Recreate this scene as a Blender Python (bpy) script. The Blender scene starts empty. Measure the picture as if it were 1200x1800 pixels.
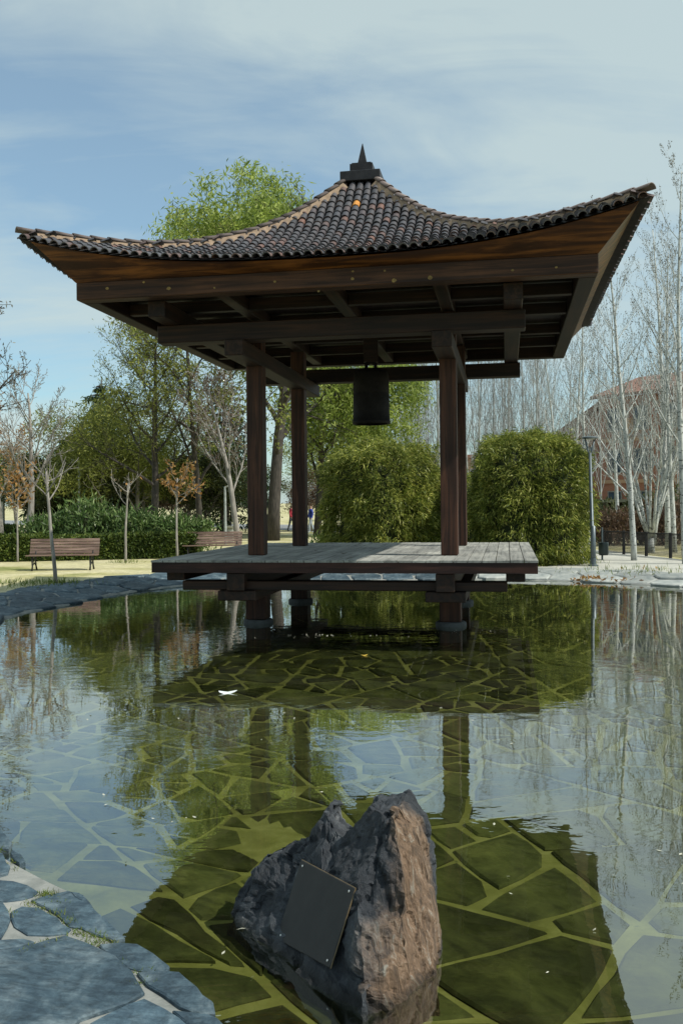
import bpy, bmesh, math, random
import numpy as np
from mathutils import Vector, Matrix, noise

# ------------------------------------------------------------------ camera, light
SC = bpy.context.scene
COL = SC.collection
H = 2.0
F, HOR, ROLL = 1603.35, 882.735, 0.0106          # focal length and principal row in photo pixels (1200x1800)
cam_d = bpy.data.cameras.new('camera'); cam = bpy.data.objects.new('camera', cam_d); COL.objects.link(cam)
cam_d.sensor_fit = 'VERTICAL'; cam_d.sensor_height = 36.0; cam_d.lens = F/1800*36
cam_d.shift_y = -(900-HOR)/1800
cam_d.clip_start = 0.1; cam_d.clip_end = 3000
cam.matrix_world = Matrix.Translation((0, 0, H)) @ Matrix.Rotation(math.radians(90), 4, 'X') @ Matrix.Rotation(-ROLL, 4, 'Z')
SC.camera = cam

SUN_AZ, SUN_EL = math.radians(-22), math.radians(48)     # azimuth measured from +X, negative = camera side
SV = Vector((math.cos(SUN_AZ)*math.cos(SUN_EL), math.sin(SUN_AZ)*math.cos(SUN_EL), math.sin(SUN_EL)))
sd = bpy.data.lights.new('sun', 'SUN'); sd.energy = 4.0; sd.angle = math.radians(0.6); sd.color = (1.0, 0.95, 0.84)
sun = bpy.data.objects.new('sun', sd); COL.objects.link(sun)
sun.rotation_euler = (-SV).to_track_quat('-Z', 'Y').to_euler()

W = bpy.data.worlds.new('World'); SC.world = W; W.use_nodes = True
def world():
    nt = W.node_tree; N = nt.nodes; L = nt.links; N.clear()
    out = N.new('ShaderNodeOutputWorld'); bg = N.new('ShaderNodeBackground'); bg.inputs[1].default_value = 0.15
    sky = N.new('ShaderNodeTexSky'); sky.sky_type = 'NISHITA'; sky.sun_disc = False
    sky.sun_elevation = SUN_EL; sky.sun_rotation = math.pi/2 - SUN_AZ
    sky.air_density = 1.0; sky.dust_density = 0.8; sky.ozone_density = 1.6
    tc = N.new('ShaderNodeTexCoord'); sep = N.new('ShaderNodeSeparateXYZ'); L.new(tc.outputs['Generated'], sep.inputs[0])
    zz = N.new('ShaderNodeMath'); zz.operation = 'MAXIMUM'; zz.inputs[1].default_value = 0.0; L.new(sep.outputs[2], zz.inputs[0])
    za = N.new('ShaderNodeMath'); za.operation = 'ADD'; za.inputs[1].default_value = 0.22; L.new(zz.outputs[0], za.inputs[0])
    dv = N.new('ShaderNodeVectorMath'); dv.operation = 'DIVIDE'; L.new(tc.outputs['Generated'], dv.inputs[0])
    cb = N.new('ShaderNodeCombineXYZ'); [L.new(za.outputs[0], cb.inputs[i]) for i in range(3)]
    L.new(cb.outputs[0], dv.inputs[1])
    mp = N.new('ShaderNodeMapping'); mp.inputs['Rotation'].default_value = (0, 0, math.radians(22)); mp.inputs['Scale'].default_value = (0.55, 1.25, 0.4)
    mp.inputs['Location'].default_value = (2.4, 4.4, 0.0)
    L.new(dv.outputs[0], mp.inputs[0])
    n1 = N.new('ShaderNodeTexNoise'); n1.inputs['Scale'].default_value = 1.25; n1.inputs['Detail'].default_value = 7; n1.inputs['Roughness'].default_value = 0.52; n1.inputs['Distortion'].default_value = 0.35
    L.new(mp.outputs[0], n1.inputs[0])
    cr = N.new('ShaderNodeValToRGB'); cr.color_ramp.elements[0].position = 0.33; cr.color_ramp.elements[1].position = 0.56
    cr.color_ramp.elements[0].color = (0.26,)*3+(1,); cr.color_ramp.elements[1].color = (0.84,)*3+(1,)
    mp2 = N.new('ShaderNodeMapping'); mp2.inputs['Rotation'].default_value = (0, 0, math.radians(-28)); mp2.inputs['Scale'].default_value = (1.0, 2.8, 1.0); L.new(dv.outputs[0], mp2.inputs[0])
    n2 = N.new('ShaderNodeTexNoise'); n2.inputs['Scale'].default_value = 1.9; n2.inputs['Detail'].default_value = 8; n2.inputs['Roughness'].default_value = 0.6; n2.inputs['Distortion'].default_value = 0.8
    L.new(mp2.outputs[0], n2.inputs[0])
    ma = N.new('ShaderNodeMath'); ma.operation = 'MULTIPLY_ADD'; ma.inputs[1].default_value = 0.32; L.new(n2.outputs[0], ma.inputs[0])
    mb_ = N.new('ShaderNodeMath'); mb_.operation = 'SUBTRACT'; mb_.inputs[1].default_value = 0.15; L.new(n1.outputs[0], mb_.inputs[0]); L.new(mb_.outputs[0], ma.inputs[2])
    L.new(ma.outputs[0], cr.inputs[0])
    mx = N.new('ShaderNodeMix'); mx.data_type = 'RGBA'; L.new(cr.outputs[0], mx.inputs[0])
    tint = N.new('ShaderNodeMix'); tint.data_type = 'RGBA'; tint.blend_type = 'MULTIPLY'; tint.inputs[0].default_value = 1
    L.new(sky.outputs[0], tint.inputs[6]); tint.inputs[7].default_value = (0.58, 0.77, 0.78, 1)
    L.new(tint.outputs[2], mx.inputs[6]); mx.inputs[7].default_value = (3.15, 3.75, 3.72, 1)
    L.new(mx.outputs[2], bg.inputs[0]); L.new(bg.outputs[0], out.inputs[0])
world()
VS = SC.view_settings
VS.view_transform = 'Standard'; VS.look = 'None'; VS.gamma = 1; VS.use_curve_mapping = False; VS.exposure = 0.32
try:
    SC.cycles.max_bounces = 8; SC.cycles.transparent_max_bounces = 12
    SC.cycles.caustics_reflective = False; SC.cycles.caustics_refractive = False
    SC.cycles.use_denoising = True
except Exception: pass

# ------------------------------------------------------------------ helpers
RC, RS = math.cos(ROLL), math.sin(ROLL)
def ray(px, py):
    a, b = px-600, py-HOR
    return Vector(((a*RC-b*RS)/F, 1.0, -(a*RS+b*RC)/F))
def at(px, py, Y):                       # the point at depth Y that a photo pixel shows
    return ray(px, py)*Y + Vector((0, 0, H))
def atz(px, py, z):                      # the point at height z that a photo pixel shows
    r = ray(px, py); return r*((z-H)/r.z) + Vector((0, 0, H))

CX, CY, YAW = .45, 16.553, .1788
PM = Matrix.Translation((CX, CY, 0)) @ Matrix.Rotation(-YAW, 4, 'Z')

def link(name, me, mat=None, parent=None):
    o = bpy.data.objects.new(name, me); COL.objects.link(o)
    if mat is not None:
        for m in (mat if isinstance(mat, (list, tuple)) else [mat]):
            if me.name and m.name not in [x.name for x in me.materials if x]: me.materials.append(m)
    if parent is not None: o.parent = parent
    return o
def tag(o, label=None, cat=None, group=None, kind=None):
    if label: o['label'] = label
    if cat: o['category'] = cat
    if group: o['group'] = group
    if kind: o['kind'] = kind
    return o
def thing(name, label, cat, loc=(0, 0, 0), rz=0, group=None):
    o = bpy.data.objects.new(name, None); COL.objects.link(o); o.location = loc; o.rotation_euler = (0, 0, rz)
    o.empty_display_size = 0.2
    return tag(o, label, cat, group)
def copy_tree(o, parent=None):
    c = o.copy(); COL.objects.link(c)
    if parent is not None: c.parent = parent
    for ch in list(o.children): copy_tree(ch, c)
    return c

class MB:
    def __init__(s): s.v = []; s.f = []; s.m = []
    def add(s, vs, fs, mi=0):
        b = len(s.v); s.v.extend([tuple(x) for x in vs]); s.f.extend([tuple(b+i for i in f) for f in fs]); s.m.extend([mi]*len(fs)); return s
    def box(s, x0, x1, y0, y1, z0, z1, mi=0):
        return s.add([(x0,y0,z0),(x1,y0,z0),(x1,y1,z0),(x0,y1,z0),(x0,y0,z1),(x1,y0,z1),(x1,y1,z1),(x0,y1,z1)],
              [(0,3,2,1),(4,5,6,7),(0,1,5,4),(1,2,6,5),(2,3,7,6),(3,0,4,7)], mi)
    def tube(s, pts, rads, n=6, cap=True, mi=0):
        vs = []; fs = []; prev = None
        k = len(pts)
        for i, p in enumerate(pts):
            d = (pts[min(i+1, k-1)]-pts[max(i-1, 0)])
            if d.length < 1e-9: d = Vector((0, 0, 1))
            d.normalize()
            if prev is None:
                a = d.orthogonal().normalized()
            else:
                a = (prev - d*prev.dot(d))
                a = a.normalized() if a.length > 1e-6 else d.orthogonal().normalized()
            prev = a; b = d.cross(a); r = rads[i]
            for j in range(n):
                t = 2*math.pi*j/n
                q = p + (a*math.cos(t)+b*math.sin(t))*r
                vs.append((q.x, q.y, q.z))
        for i in range(k-1):
            for j in range(n):
                fs.append((i*n+j, i*n+(j+1) % n, (i+1)*n+(j+1) % n, (i+1)*n+j))
        if cap:
            fs.append(tuple(range(n-1, -1, -1))); fs.append(tuple((k-1)*n+j for j in range(n)))
        return s.add(vs, fs, mi)
    def lathe(s, prof, n=24, c=(0, 0, 0), mi=0):
        vs = []; fs = []
        for r, z in prof:
            for j in range(n):
                t = 2*math.pi*j/n; vs.append((c[0]+r*math.cos(t), c[1]+r*math.sin(t), c[2]+z))
        for i in range(len(prof)-1):
            for j in range(n):
                fs.append((i*n+j, i*n+(j+1) % n, (i+1)*n+(j+1) % n, (i+1)*n+j))
        return s.add(vs, fs, mi)
    def mesh(s, name, smooth=False):
        me = bpy.data.meshes.new(name); me.from_pydata(s.v, [], s.f); 
        if any(s.m): me.polygons.foreach_set('material_index', s.m)
        if smooth: me.polygons.foreach_set('use_smooth', [True]*len(me.polygons))
        me.update(); return me
    def build(s, name, mat, parent=None, smooth=False):
        return link(name, s.mesh(name, smooth), mat, parent)

def bevel(o, w=0.008, seg=1):
    me = o.data; bm = bmesh.new(); bm.from_mesh(me)
    bmesh.ops.bevel(bm, geom=list(bm.edges), offset=w, segments=seg, affect='EDGES', clamp_overlap=True)
    bm.to_mesh(me); bm.free(); me.update(); return o

def quads_mesh(name, P):                 # P: (N,4,3) array of quads
    P = np.asarray(P, dtype=np.float32); n = len(P)
    me = bpy.data.meshes.new(name); me.vertices.add(n*4); me.vertices.foreach_set('co', P.reshape(-1))
    me.loops.add(n*4); me.loops.foreach_set('vertex_index', np.arange(n*4, dtype=np.int32))
    me.polygons.add(n); me.polygons.foreach_set('loop_start', np.arange(0, n*4, 4, dtype=np.int32))
    me.polygons.foreach_set('loop_total', np.full(n, 4, dtype=np.int32))
    me.update(calc_edges=True); return me

def leaf_quads(rs, pos, length, width, bias=(0, 0, 0), spread=1.0, curl=0.0):
    """diamond shaped leaves at pos (N,3): axis = bias + spread*random"""
    n = len(pos); pos = np.asarray(pos, dtype=float)
    ax = rs.normal(size=(n, 3))*spread + np.asarray(bias, dtype=float)
    ax /= np.linalg.norm(ax, axis=1)[:, None]+1e-9
    t = rs.normal(size=(n, 3)); sd_ = np.cross(ax, t); sd_ /= np.linalg.norm(sd_, axis=1)[:, None]+1e-9
    ln = length*(0.65+0.7*rs.random((n, 1))); wd = width*(0.65+0.7*rs.random((n, 1)))
    P = np.empty((n, 4, 3)); nn = np.cross(ax, sd_)
    P[:, 0] = pos; P[:, 1] = pos+ax*ln*.45+sd_*wd*.5; P[:, 2] = pos+ax*ln-nn*ln*curl; P[:, 3] = pos+ax*ln*.45-sd_*wd*.5
    return P

# ------------------------------------------------------------------ materials
def new_mat(name):
    m = bpy.data.materials.new(name); m.use_nodes = True
    nt = m.node_tree; b = nt.nodes['Principled BSDF']; return m, nt, nt.nodes, nt.links, b
def ramp(N, pts):
    r = N.new('ShaderNodeValToRGB'); e = r.color_ramp.elements
    while len(e) < len(pts): e.new(0.5)
    for i, (p, c) in enumerate(pts): e[i].position = p; e[i].color = (*c, 1)
    return r
def coords(N, L, scale=(1, 1, 1), kind='Object'):
    tc = N.new('ShaderNodeTexCoord'); mp = N.new('ShaderNodeMapping'); mp.inputs['Scale'].default_value = scale
    L.new(tc.outputs[kind], mp.inputs[0]); return mp
def noise_n(N, L, vec, scale, detail=5, rough=.55, dist=0):
    n = N.new('ShaderNodeTexNoise'); n.inputs['Scale'].default_value = scale; n.inputs['Detail'].default_value = detail
    n.inputs['Roughness'].default_value = rough; n.inputs['Distortion'].default_value = dist
    L.new(vec.outputs[0], n.inputs[0]); return n
def bump_n(N, L, h, b, strength=.3, dist=.02):
    bp = N.new('ShaderNodeBump'); bp.inputs['Strength'].default_value = strength; bp.inputs['Distance'].default_value = dist
    L.new(h, bp.inputs['Height']); L.new(bp.outputs[0], b.inputs['Normal']); return bp
def mixc(N, L, fac, a, b, mode='MIX'):
    m = N.new('ShaderNodeMix'); m.data_type = 'RGBA'; m.blend_type = mode
    for s, x in ((0, fac), (6, a), (7, b)):
        if hasattr(x, 'is_output') or hasattr(x, 'links'): L.new(x, m.inputs[s])
        elif isinstance(x, (int, float)): m.inputs[s].default_value = x
        else: m.inputs[s].default_value = (*x, 1)
    return m.outputs[2]
def vary(N, L, lo=.7, hi=1.3, island=False):
    """grey multiplier that differs from piece to piece"""
    oi = N.new('ShaderNodeObjectInfo'); v = oi.outputs['Random']
    if island:
        g = N.new('ShaderNodeNewGeometry'); a = N.new('ShaderNodeMath'); a.operation = 'ADD'; L.new(v, a.inputs[0]); L.new(g.outputs['Random Per Island'], a.inputs[1])
        f = N.new('ShaderNodeMath'); f.operation = 'FRACT'; L.new(a.outputs[0], f.inputs[0]); v = f.outputs[0]
    mr = N.new('ShaderNodeMapRange'); mr.inputs[3].default_value = lo; mr.inputs[4].default_value = hi; L.new(v, mr.inputs[0])
    return mr.outputs[0], v

def simple(name, col, rough=.6, metal=0, noise_scale=None, amt=.25, bump=0):
    m, nt, N, L, b = new_mat(name)
    b.inputs['Roughness'].default_value = rough; b.inputs['Metallic'].default_value = metal
    b.inputs['Base Color'].default_value = (*col, 1)
    mp = coords(N, L); n = noise_n(N, L, mp, noise_scale or 6)
    r = ramp(N, [(.3, tuple(c*(1-amt) for c in col)), (.7, tuple(min(1, c*(1+amt)) for c in col))])
    L.new(n.outputs[0], r.inputs[0]); L.new(r.outputs[0], b.inputs['Base Color'])
    if bump: bump_n(N, L, n.outputs[0], b, bump, .02)
    return m

def wood(name, c_dark, c_lite, scale, rough=.6, spec=.25, grain=1.0):
    m, nt, N, L, b = new_mat(name)
    mp = coords(N, L, scale)
    n = noise_n(N, L, mp, 1.0, 8, .62, .6)
    r = ramp(N, [(.33, tuple(x*.6 for x in c_dark)), (.46, c_dark), (.55, tuple((x+y)/2 for x, y in zip(c_dark, c_lite))), (.67, c_lite)])
    L.new(n.outputs[0], r.inputs[0])
    mp2 = coords(N, L, (1, 1, 1)); n2 = noise_n(N, L, mp2, 1.3, 4)
    r2 = ramp(N, [(.3, (.62, .6, .6)), (.65, (1.1, 1.05, 1))]); L.new(n2.outputs[0], r2.inputs[0])
    c = mixc(N, L, 1.0, r.outputs[0], r2.outputs[0], 'MULTIPLY')
    v, _ = vary(N, L, .85, 1.15)
    c = mixc(N, L, 1.0, c, v, 'MULTIPLY')
    L.new(c, b.inputs['Base Color']); b.inputs['Roughness'].default_value = rough; b.inputs['Specular IOR Level'].default_value = spec
    bump_n(N, L, n.outputs[0], b, .25*grain, .01)
    return m
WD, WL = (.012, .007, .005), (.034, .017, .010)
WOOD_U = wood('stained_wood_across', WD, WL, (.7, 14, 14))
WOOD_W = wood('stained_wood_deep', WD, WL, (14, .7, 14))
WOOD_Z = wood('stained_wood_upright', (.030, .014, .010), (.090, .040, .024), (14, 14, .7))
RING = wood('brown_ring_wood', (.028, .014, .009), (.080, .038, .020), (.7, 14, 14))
FASC = wood('varnished_orange_wood', (.052, .020, .007), (.215, .088, .025), (.8, 9, 9), rough=.42)
DECK = wood('weathered_deck_wood', (.28, .295, .285), (.39, .41, .39), (16, .8, 16), rough=.75, spec=.2, grain=.6)
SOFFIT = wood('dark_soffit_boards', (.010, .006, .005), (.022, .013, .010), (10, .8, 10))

def tile_mat():
    m, nt, N, L, b = new_mat('weathered_clay_tile')
    v, raw = vary(N, L, .0, 1.0, True)
    r = ramp(N, [(0, (.034, .036, .045)), (.40, (.066, .064, .072)), (.72, (.046, .049, .062)), (.90, (.095, .062, .058)), (1, (.14, .074, .058))])
    L.new(raw, r.inputs[0])
    mp = coords(N, L); n = noise_n(N, L, mp, 14, 5, .6)
    r2 = ramp(N, [(.3, (.6, .6, .62)), (.7, (1.45, 1.4, 1.35))]); L.new(n.outputs[0], r2.inputs[0])
    c = mixc(N, L, 1.0, r.outputs[0], r2.outputs[0], 'MULTIPLY'); L.new(c, b.inputs['Base Color'])
    b.inputs['Roughness'].default_value = .5; b.inputs['Specular IOR Level'].default_value = .55
    bump_n(N, L, n.outputs[0], b, .3, .01); return m
TILE = tile_mat()
MORTAR = simple('tan_mortar', (.25, .18, .125), .9, 0, 9, .35, .4)
ORANGE = simple('orange_lichen_tile', (.52, .22, .04), .8, 0, 30, .5)
ZINC = simple('dark_roof_metal', (.030, .030, .034), .45, .3, 6, .3)
BRONZE = simple('dark_bronze', (.012, .011, .011), .65, .3, 8, .35, .1)
IRON = simple('green_black_iron', (.03, .032, .03), .5, .4, 20, .3)
STEEL = simple('grey_painted_steel', (.10, .125, .14), .45, .4, 8, .2)
for _m_ in (ZINC, BRONZE): _m_.node_tree.nodes['Principled BSDF'].inputs['Specular IOR Level'].default_value = .15
STONE_BASE = simple('grey_base_stone', (.09, .095, .095), .85, 0, 8, .3, .3)

def slate_mat(name, c0, c1, c2, scale=3, bump=.5, tintvar=(.7, 1.3), rough=.7, spec=.3):
    m, nt, N, L, b = new_mat(name)
    mp = coords(N, L, (1, 1, 1)); n = noise_n(N, L, mp, scale, 9, .62, .5)
    r = ramp(N, [(.28, c0), (.52, c1), (.75, c2)]); L.new(n.outputs[0], r.inputs[0])
    v, _ = vary(N, L, *tintvar); c = mixc(N, L, 1.0, r.outputs[0], v, 'MULTIPLY')
    L.new(c, b.inputs['Base Color']); b.inputs['Roughness'].default_value = rough; b.inputs['Specular IOR Level'].default_value = spec
    n2 = noise_n(N, L, mp, scale*5, 8, .65); 
    a = N.new('ShaderNodeMath'); a.operation = 'ADD'; L.new(n.outputs[0], a.inputs[0]); L.new(n2.outputs[0], a.inputs[1])
    bump_n(N, L, a.outputs[0], b, bump, .02); return m
def pond_slate():
    m, nt, N, L, b = new_mat('algae_slate')
    mp = coords(N, L); n = noise_n(N, L, mp, 2.4, 9, .66, .6); n2 = noise_n(N, L, mp, 9, 8, .7, .5); n3 = noise_n(N, L, mp, 1.1, 6, .6, .8)
    r = ramp(N, [(.30, (.022, .026, .011)), (.5, (.054, .060, .024)), (.68, (.105, .108, .042))]); L.new(n.outputs[0], r.inputs[0])
    r2 = ramp(N, [(.3, (.6, .6, .6)), (.7, (1.4, 1.4, 1.35))]); L.new(n2.outputs[0], r2.inputs[0])
    c = mixc(N, L, 1.0, r.outputs[0], r2.outputs[0], 'MULTIPLY'); v, _ = vary(N, L, .5, 1.35); c = mixc(N, L, 1.0, c, v, 'MULTIPLY')
    r3 = ramp(N, [(.54, (0,)*3), (.74, (.75,)*3)]); L.new(n3.outputs[0], r3.inputs[0])
    c = mixc(N, L, r3.outputs[0], c, (.13, .14, .05)); L.new(c, b.inputs['Base Color'])
    b.inputs['Roughness'].default_value = .8; b.inputs['Specular IOR Level'].default_value = .1
    bump_n(N, L, n2.outputs[0], b, .5, .02); return m
SLATE_POND = pond_slate()
def edge_slate():
    m, nt, N, L, b = new_mat('blue_grey_slate')
    mp = coords(N, L); n = noise_n(N, L, mp, 2.2, 9, .66, .6); n2 = noise_n(N, L, mp, 17, 7, .7, .3)
    mp3 = coords(N, L, (2, 9, 9)); n3 = noise_n(N, L, mp3, 2.5, 6, .6, .8)
    r = ramp(N, [(.32, (.022, .040, .060)), (.47, (.052, .088, .118)), (.60, (.12, .165, .195)), (.74, (.31, .345, .35))]); L.new(n.outputs[0], r.inputs[0])
    r2 = ramp(N, [(.33, (.55, .55, .55)), (.5, (1, 1, 1)), (.68, (1.5, 1.45, 1.4))]); L.new(n2.outputs[0], r2.inputs[0])
    r3 = ramp(N, [(.35, (.75, .78, .8)), (.65, (1.2, 1.15, 1.1))]); L.new(n3.outputs[0], r3.inputs[0])
    c = mixc(N, L, 1.0, r.outputs[0], r2.outputs[0], 'MULTIPLY'); c = mixc(N, L, 1.0, c, r3.outputs[0], 'MULTIPLY')
    v, _ = vary(N, L, .72, 1.2); c = mixc(N, L, 1.0, c, v, 'MULTIPLY'); L.new(c, b.inputs['Base Color'])
    b.inputs['Roughness'].default_value = .62; b.inputs['Specular IOR Level'].default_value = .3
    a = N.new('ShaderNodeMath'); a.operation = 'ADD'; L.new(n3.outputs[0], a.inputs[0]); L.new(n2.outputs[0], a.inputs[1]); bump_n(N, L, a.outputs[0], b, .7, .015); return m
SLATE_EDGE = edge_slate()  # blue-grey slate, with sky reflection painted in as extra blue
SLATE_SUNLIT = slate_mat('sunlit_coping_slate', (.17, .195, .20), (.29, .31, .30), (.42, .43, .40), 2.6, .5, (.8, 1.2), .8, .2)  # copy of the coping slate, its sunlit paleness painted into the colour
JOINT_POND = slate_mat('algae_mortar', (.105, .105, .034), (.195, .192, .066), (.32, .31, .14), 2.6, .4, (1, 1), .9, .1)
JOINT_EDGE = slate_mat('pale_mortar', (.13, .145, .14), (.235, .245, .235), (.35, .35, .325), 4.0, .4, (1, 1), .9, .1)

def leaf_mat(name, ca, cb, cc=None, trans=.35, rough=.5):
    m, nt, N, L, b = new_mat(name)
    g = N.new('ShaderNodeNewGeometry')
    pts = [(0, ca), (1, cb)] if cc is None else [(0, ca), (.55, cb), (1, cc)]
    r = ramp(N, pts); L.new(g.outputs['Random Per Island'], r.inputs[0])
    mp = coords(N, L); n = noise_n(N, L, mp, .9, 3); r2 = ramp(N, [(.3, (.65, .68, .7)), (.7, (1.25, 1.2, 1.05))]); L.new(n.outputs[0], r2.inputs[0])
    c = mixc(N, L, 1.0, r.outputs[0], r2.outputs[0], 'MULTIPLY')
    L.new(c, b.inputs['Base Color']); b.inputs['Roughness'].default_value = rough; b.inputs['Specular IOR Level'].default_value = .3
    tr = N.new('ShaderNodeBsdfTranslucent'); L.new(c, tr.inputs[0])
    ms = N.new('ShaderNodeMixShader'); ms.inputs[0].default_value = trans
    L.new(b.outputs[0], ms.inputs[1]); L.new(tr.outputs[0], ms.inputs[2]); L.new(ms.outputs[0], N['Material Output'].inputs[0]); return m
LF_WILLOW = leaf_mat('spring_green_leaves', (.15, .22, .045), (.30, .39, .085), (.46, .53, .18), .5)
LF_BUSH = leaf_mat('bamboo_leaves', (.055, .09, .016), (.20, .245, .045), (.46, .47, .13), .42, .45)
LF_OLE = leaf_mat('oleander_leaves', (.045, .09, .028), (.11, .19, .055), (.24, .32, .13), .3, .4)
LF_HEDGE = leaf_mat('hedge_leaves', (.03, .058, .012), (.08, .125, .024), (.16, .20, .045), .25)
LF_CEDAR = leaf_mat('cedar_needles', (.016, .036, .022), (.040, .075, .034), (.09, .14, .055), .25)
LF_OLIVE = leaf_mat('olive_green_leaves', (.13, .16, .035), (.23, .26, .06), (.34, .36, .11), .5)
LF_FOREST = leaf_mat('dark_wood_leaves', (.028, .042, .014), (.06, .08, .025), (.11, .12, .045), .3)
LF_RUST = leaf_mat('orange_leaves', (.26, .13, .045), (.38, .21, .075), (.42, .30, .13), .4)
LF_BROWN = leaf_mat('reddish_brown_leaves', (.075, .045, .032), (.12, .075, .05), (.17, .125, .085), .3)
LF_BUD = leaf_mat('dark_buds', (.05, .045, .035), (.12, .11, .09), (.2, .2, .16), .2)
GRASS = leaf_mat('grass_blades', (.08, .14, .02), (.16, .23, .04), (.26, .27, .09), .35)
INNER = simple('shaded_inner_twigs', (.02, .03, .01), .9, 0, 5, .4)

def bark(name, c0, c1, scale=(6, 6, 1.2), rough=.85, marks=False):
    m, nt, N, L, b = new_mat(name)
    mp = coords(N, L, scale); n = noise_n(N, L, mp, 2.2, 6, .6)
    r = ramp(N, [(.35, c0), (.65, c1)]); L.new(n.outputs[0], r.inputs[0]); c = r.outputs[0]
    if marks:
        mp2 = coords(N, L, (5, 5, 9)); n2 = noise_n(N, L, mp2, 1.6, 3, .6)
        r2 = ramp(N, [(.36, (.16, .15, .14)), (.42, (1, 1, 1))]); L.new(n2.outputs[0], r2.inputs[0]); c = mixc(N, L, 1.0, c, r2.outputs[0], 'MULTIPLY')
    L.new(c, b.inputs['Base Color']); b.inputs['Roughness'].default_value = rough; bump_n(N, L, n.outputs[0], b, .4, .02); return m
BK_WHITE = bark('white_poplar_bark', (.28, .30, .30), (.54, .56, .54), marks=True)
BK_DARK = bark('dark_bark', (.022, .019, .016), (.065, .056, .048))
BK_GREY = bark('grey_bark', (.17, .155, .14), (.34, .32, .29))

# ------------------------------------------------------------------ pond outline, ground, water
PC = Vector((0.6, 12.5))
_out = [(-.47,3.40),(.20,2.84),(1.2,2.4),(2.6,2.3),(4.4,3.2),(6.4,5.4),(8.2,9),(9.2,13),(8.9,17.3),(7.67,20.5),(5.57,22.4),(4.14,22.95),(2,23.15),(-1,23.0),
        (-3.0,22.65),(-3.9,22.3),(-5.07,20.3),(-5.5,18.3),(-5.97,15.95),(-6.3,13),(-5.9,10),(-4.6,7.7),(-3.0,6.2),(-2.12,5.33),(-1.33,4.60),(-1.06,4.08),(-.79,3.75)]
_pol = sorted((math.atan2(y-PC.y, x-PC.x), math.hypot(x-PC.x, y-PC.y)) for x, y in _out)
_th = np.array([a for a, _ in _pol]); _rr = np.array([r for _, r in _pol])
def rad(th):
    th = (th+math.pi) % (2*math.pi)-math.pi
    r = float(np.interp(th, np.concatenate([_th-2*math.pi, _th, _th+2*math.pi]), np.concatenate([_rr, _rr, _rr])))
    return r + .05*noise.noise(Vector((math.cos(th)*9, math.sin(th)*9, 3.1))) 
_tb = np.linspace(-math.pi, math.pi, 1441); _rb = np.array([rad(t) for t in _tb])
_ox = PC.x+_rb*np.cos(_tb); _oy = PC.y+_rb*np.sin(_tb)
def shore(x, y):                          # signed distance from the water's edge, positive on land
    d = np.hypot(_ox-x, _oy-y).min()
    th = math.atan2(y-PC.y, x-PC.x); r = math.hypot(x-PC.x, y-PC.y)
    return d if r > np.interp(th, _tb, _rb) else -d
def sm(t): t = max(0., min(1., t)); return t*t*(3-2*t)
def floor_z(x, y):
    return -.03-.23*sm(-shore(x, y)/1.5)
def bank_z(d):
    return .022+.15*sm((d+.08)/1.25)

def ring_sheet(name, offs, zf, mat, nth=360, inner_center=False):
    mb = MB(); vs = []
    for o in offs:
        for i in range(nth):
            th = 2*math.pi*i/nth-math.pi; r = max(0.0, np.interp(th, _tb, _rb)+o) if not callable(o) else o(th)
            x, y = PC.x+r*math.cos(th), PC.y+r*math.sin(th); vs.append((x, y, zf(x, y, o)))
    fs = []
    for k in range(len(offs)-1):
        for i in range(nth):
            j = (i+1) % nth; fs.append((k*nth+i, k*nth+j, (k+1)*nth+j, (k+1)*nth+i))
    mb.add(vs, fs); return mb.build(name, mat, smooth=True)

def ground_mat():
    m, nt, N, L, b = new_mat('dry_lawn')
    mp = coords(N, L); n = noise_n(N, L, mp, .35, 7, .62, .4); n2 = noise_n(N, L, mp, 5.0, 6, .7)
    r = ramp(N, [(.30, (.20, .22, .085)), (.40, (.36, .34, .17)), (.50, (.48, .445, .28)), (.72, (.57, .53, .37))]); L.new(n.outputs[0], r.inputs[0])
    r2 = ramp(N, [(.3, (.72, .72, .72)), (.7, (1.2, 1.2, 1.15))]); L.new(n2.outputs[0], r2.inputs[0])
    c = mixc(N, L, 1.0, r.outputs[0], r2.outputs[0], 'MULTIPLY')
    L.new(c, b.inputs['Base Color']); b.inputs['Roughness'].default_value = .95; b.inputs['Specular IOR Level'].default_value = .05
    bump_n(N, L, n2.outputs[0], b, .6, .05); return m
LAWN = ground_mat()
PAVE = slate_mat('pale_path', (.34, .34, .31), (.43, .43, .39), (.52, .51, .46), 1.5, .3, (1, 1), .9, .1)
EDGE_W = 1.75
g = ring_sheet('ground', [EDGE_W-.1, EDGE_W+.6, 4, 9, 20, 45, 110, 300, 900, 2400], lambda x, y, o: .165 if o > EDGE_W+1 else bank_z(shore(x, y))-.010, LAWN)
tag(g, kind='structure')
edge = ring_sheet('pond_edge', [-.06, 0, .15, .35, .6, .9, 1.2, 1.5, EDGE_W, EDGE_W+.12], lambda x, y, o: (bank_z(shore(x, y))-.004 if o > -.05 else -.05) if o < EDGE_W+.1 else .12, JOINT_EDGE, 720)
tag(edge, kind='structure')
floor = ring_sheet('pond_floor', [.06, 0, -.12, -.3, -.5, -.75, -1.0, -1.3, -1.6, -3, (lambda th: 3.0), (lambda th: 0.001)], lambda x, y, o: (floor_z(x, y) if o <= 0 else -.035) if not callable(o) else -.26, JOINT_POND, 360)
tag(floor, kind='structure')

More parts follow.
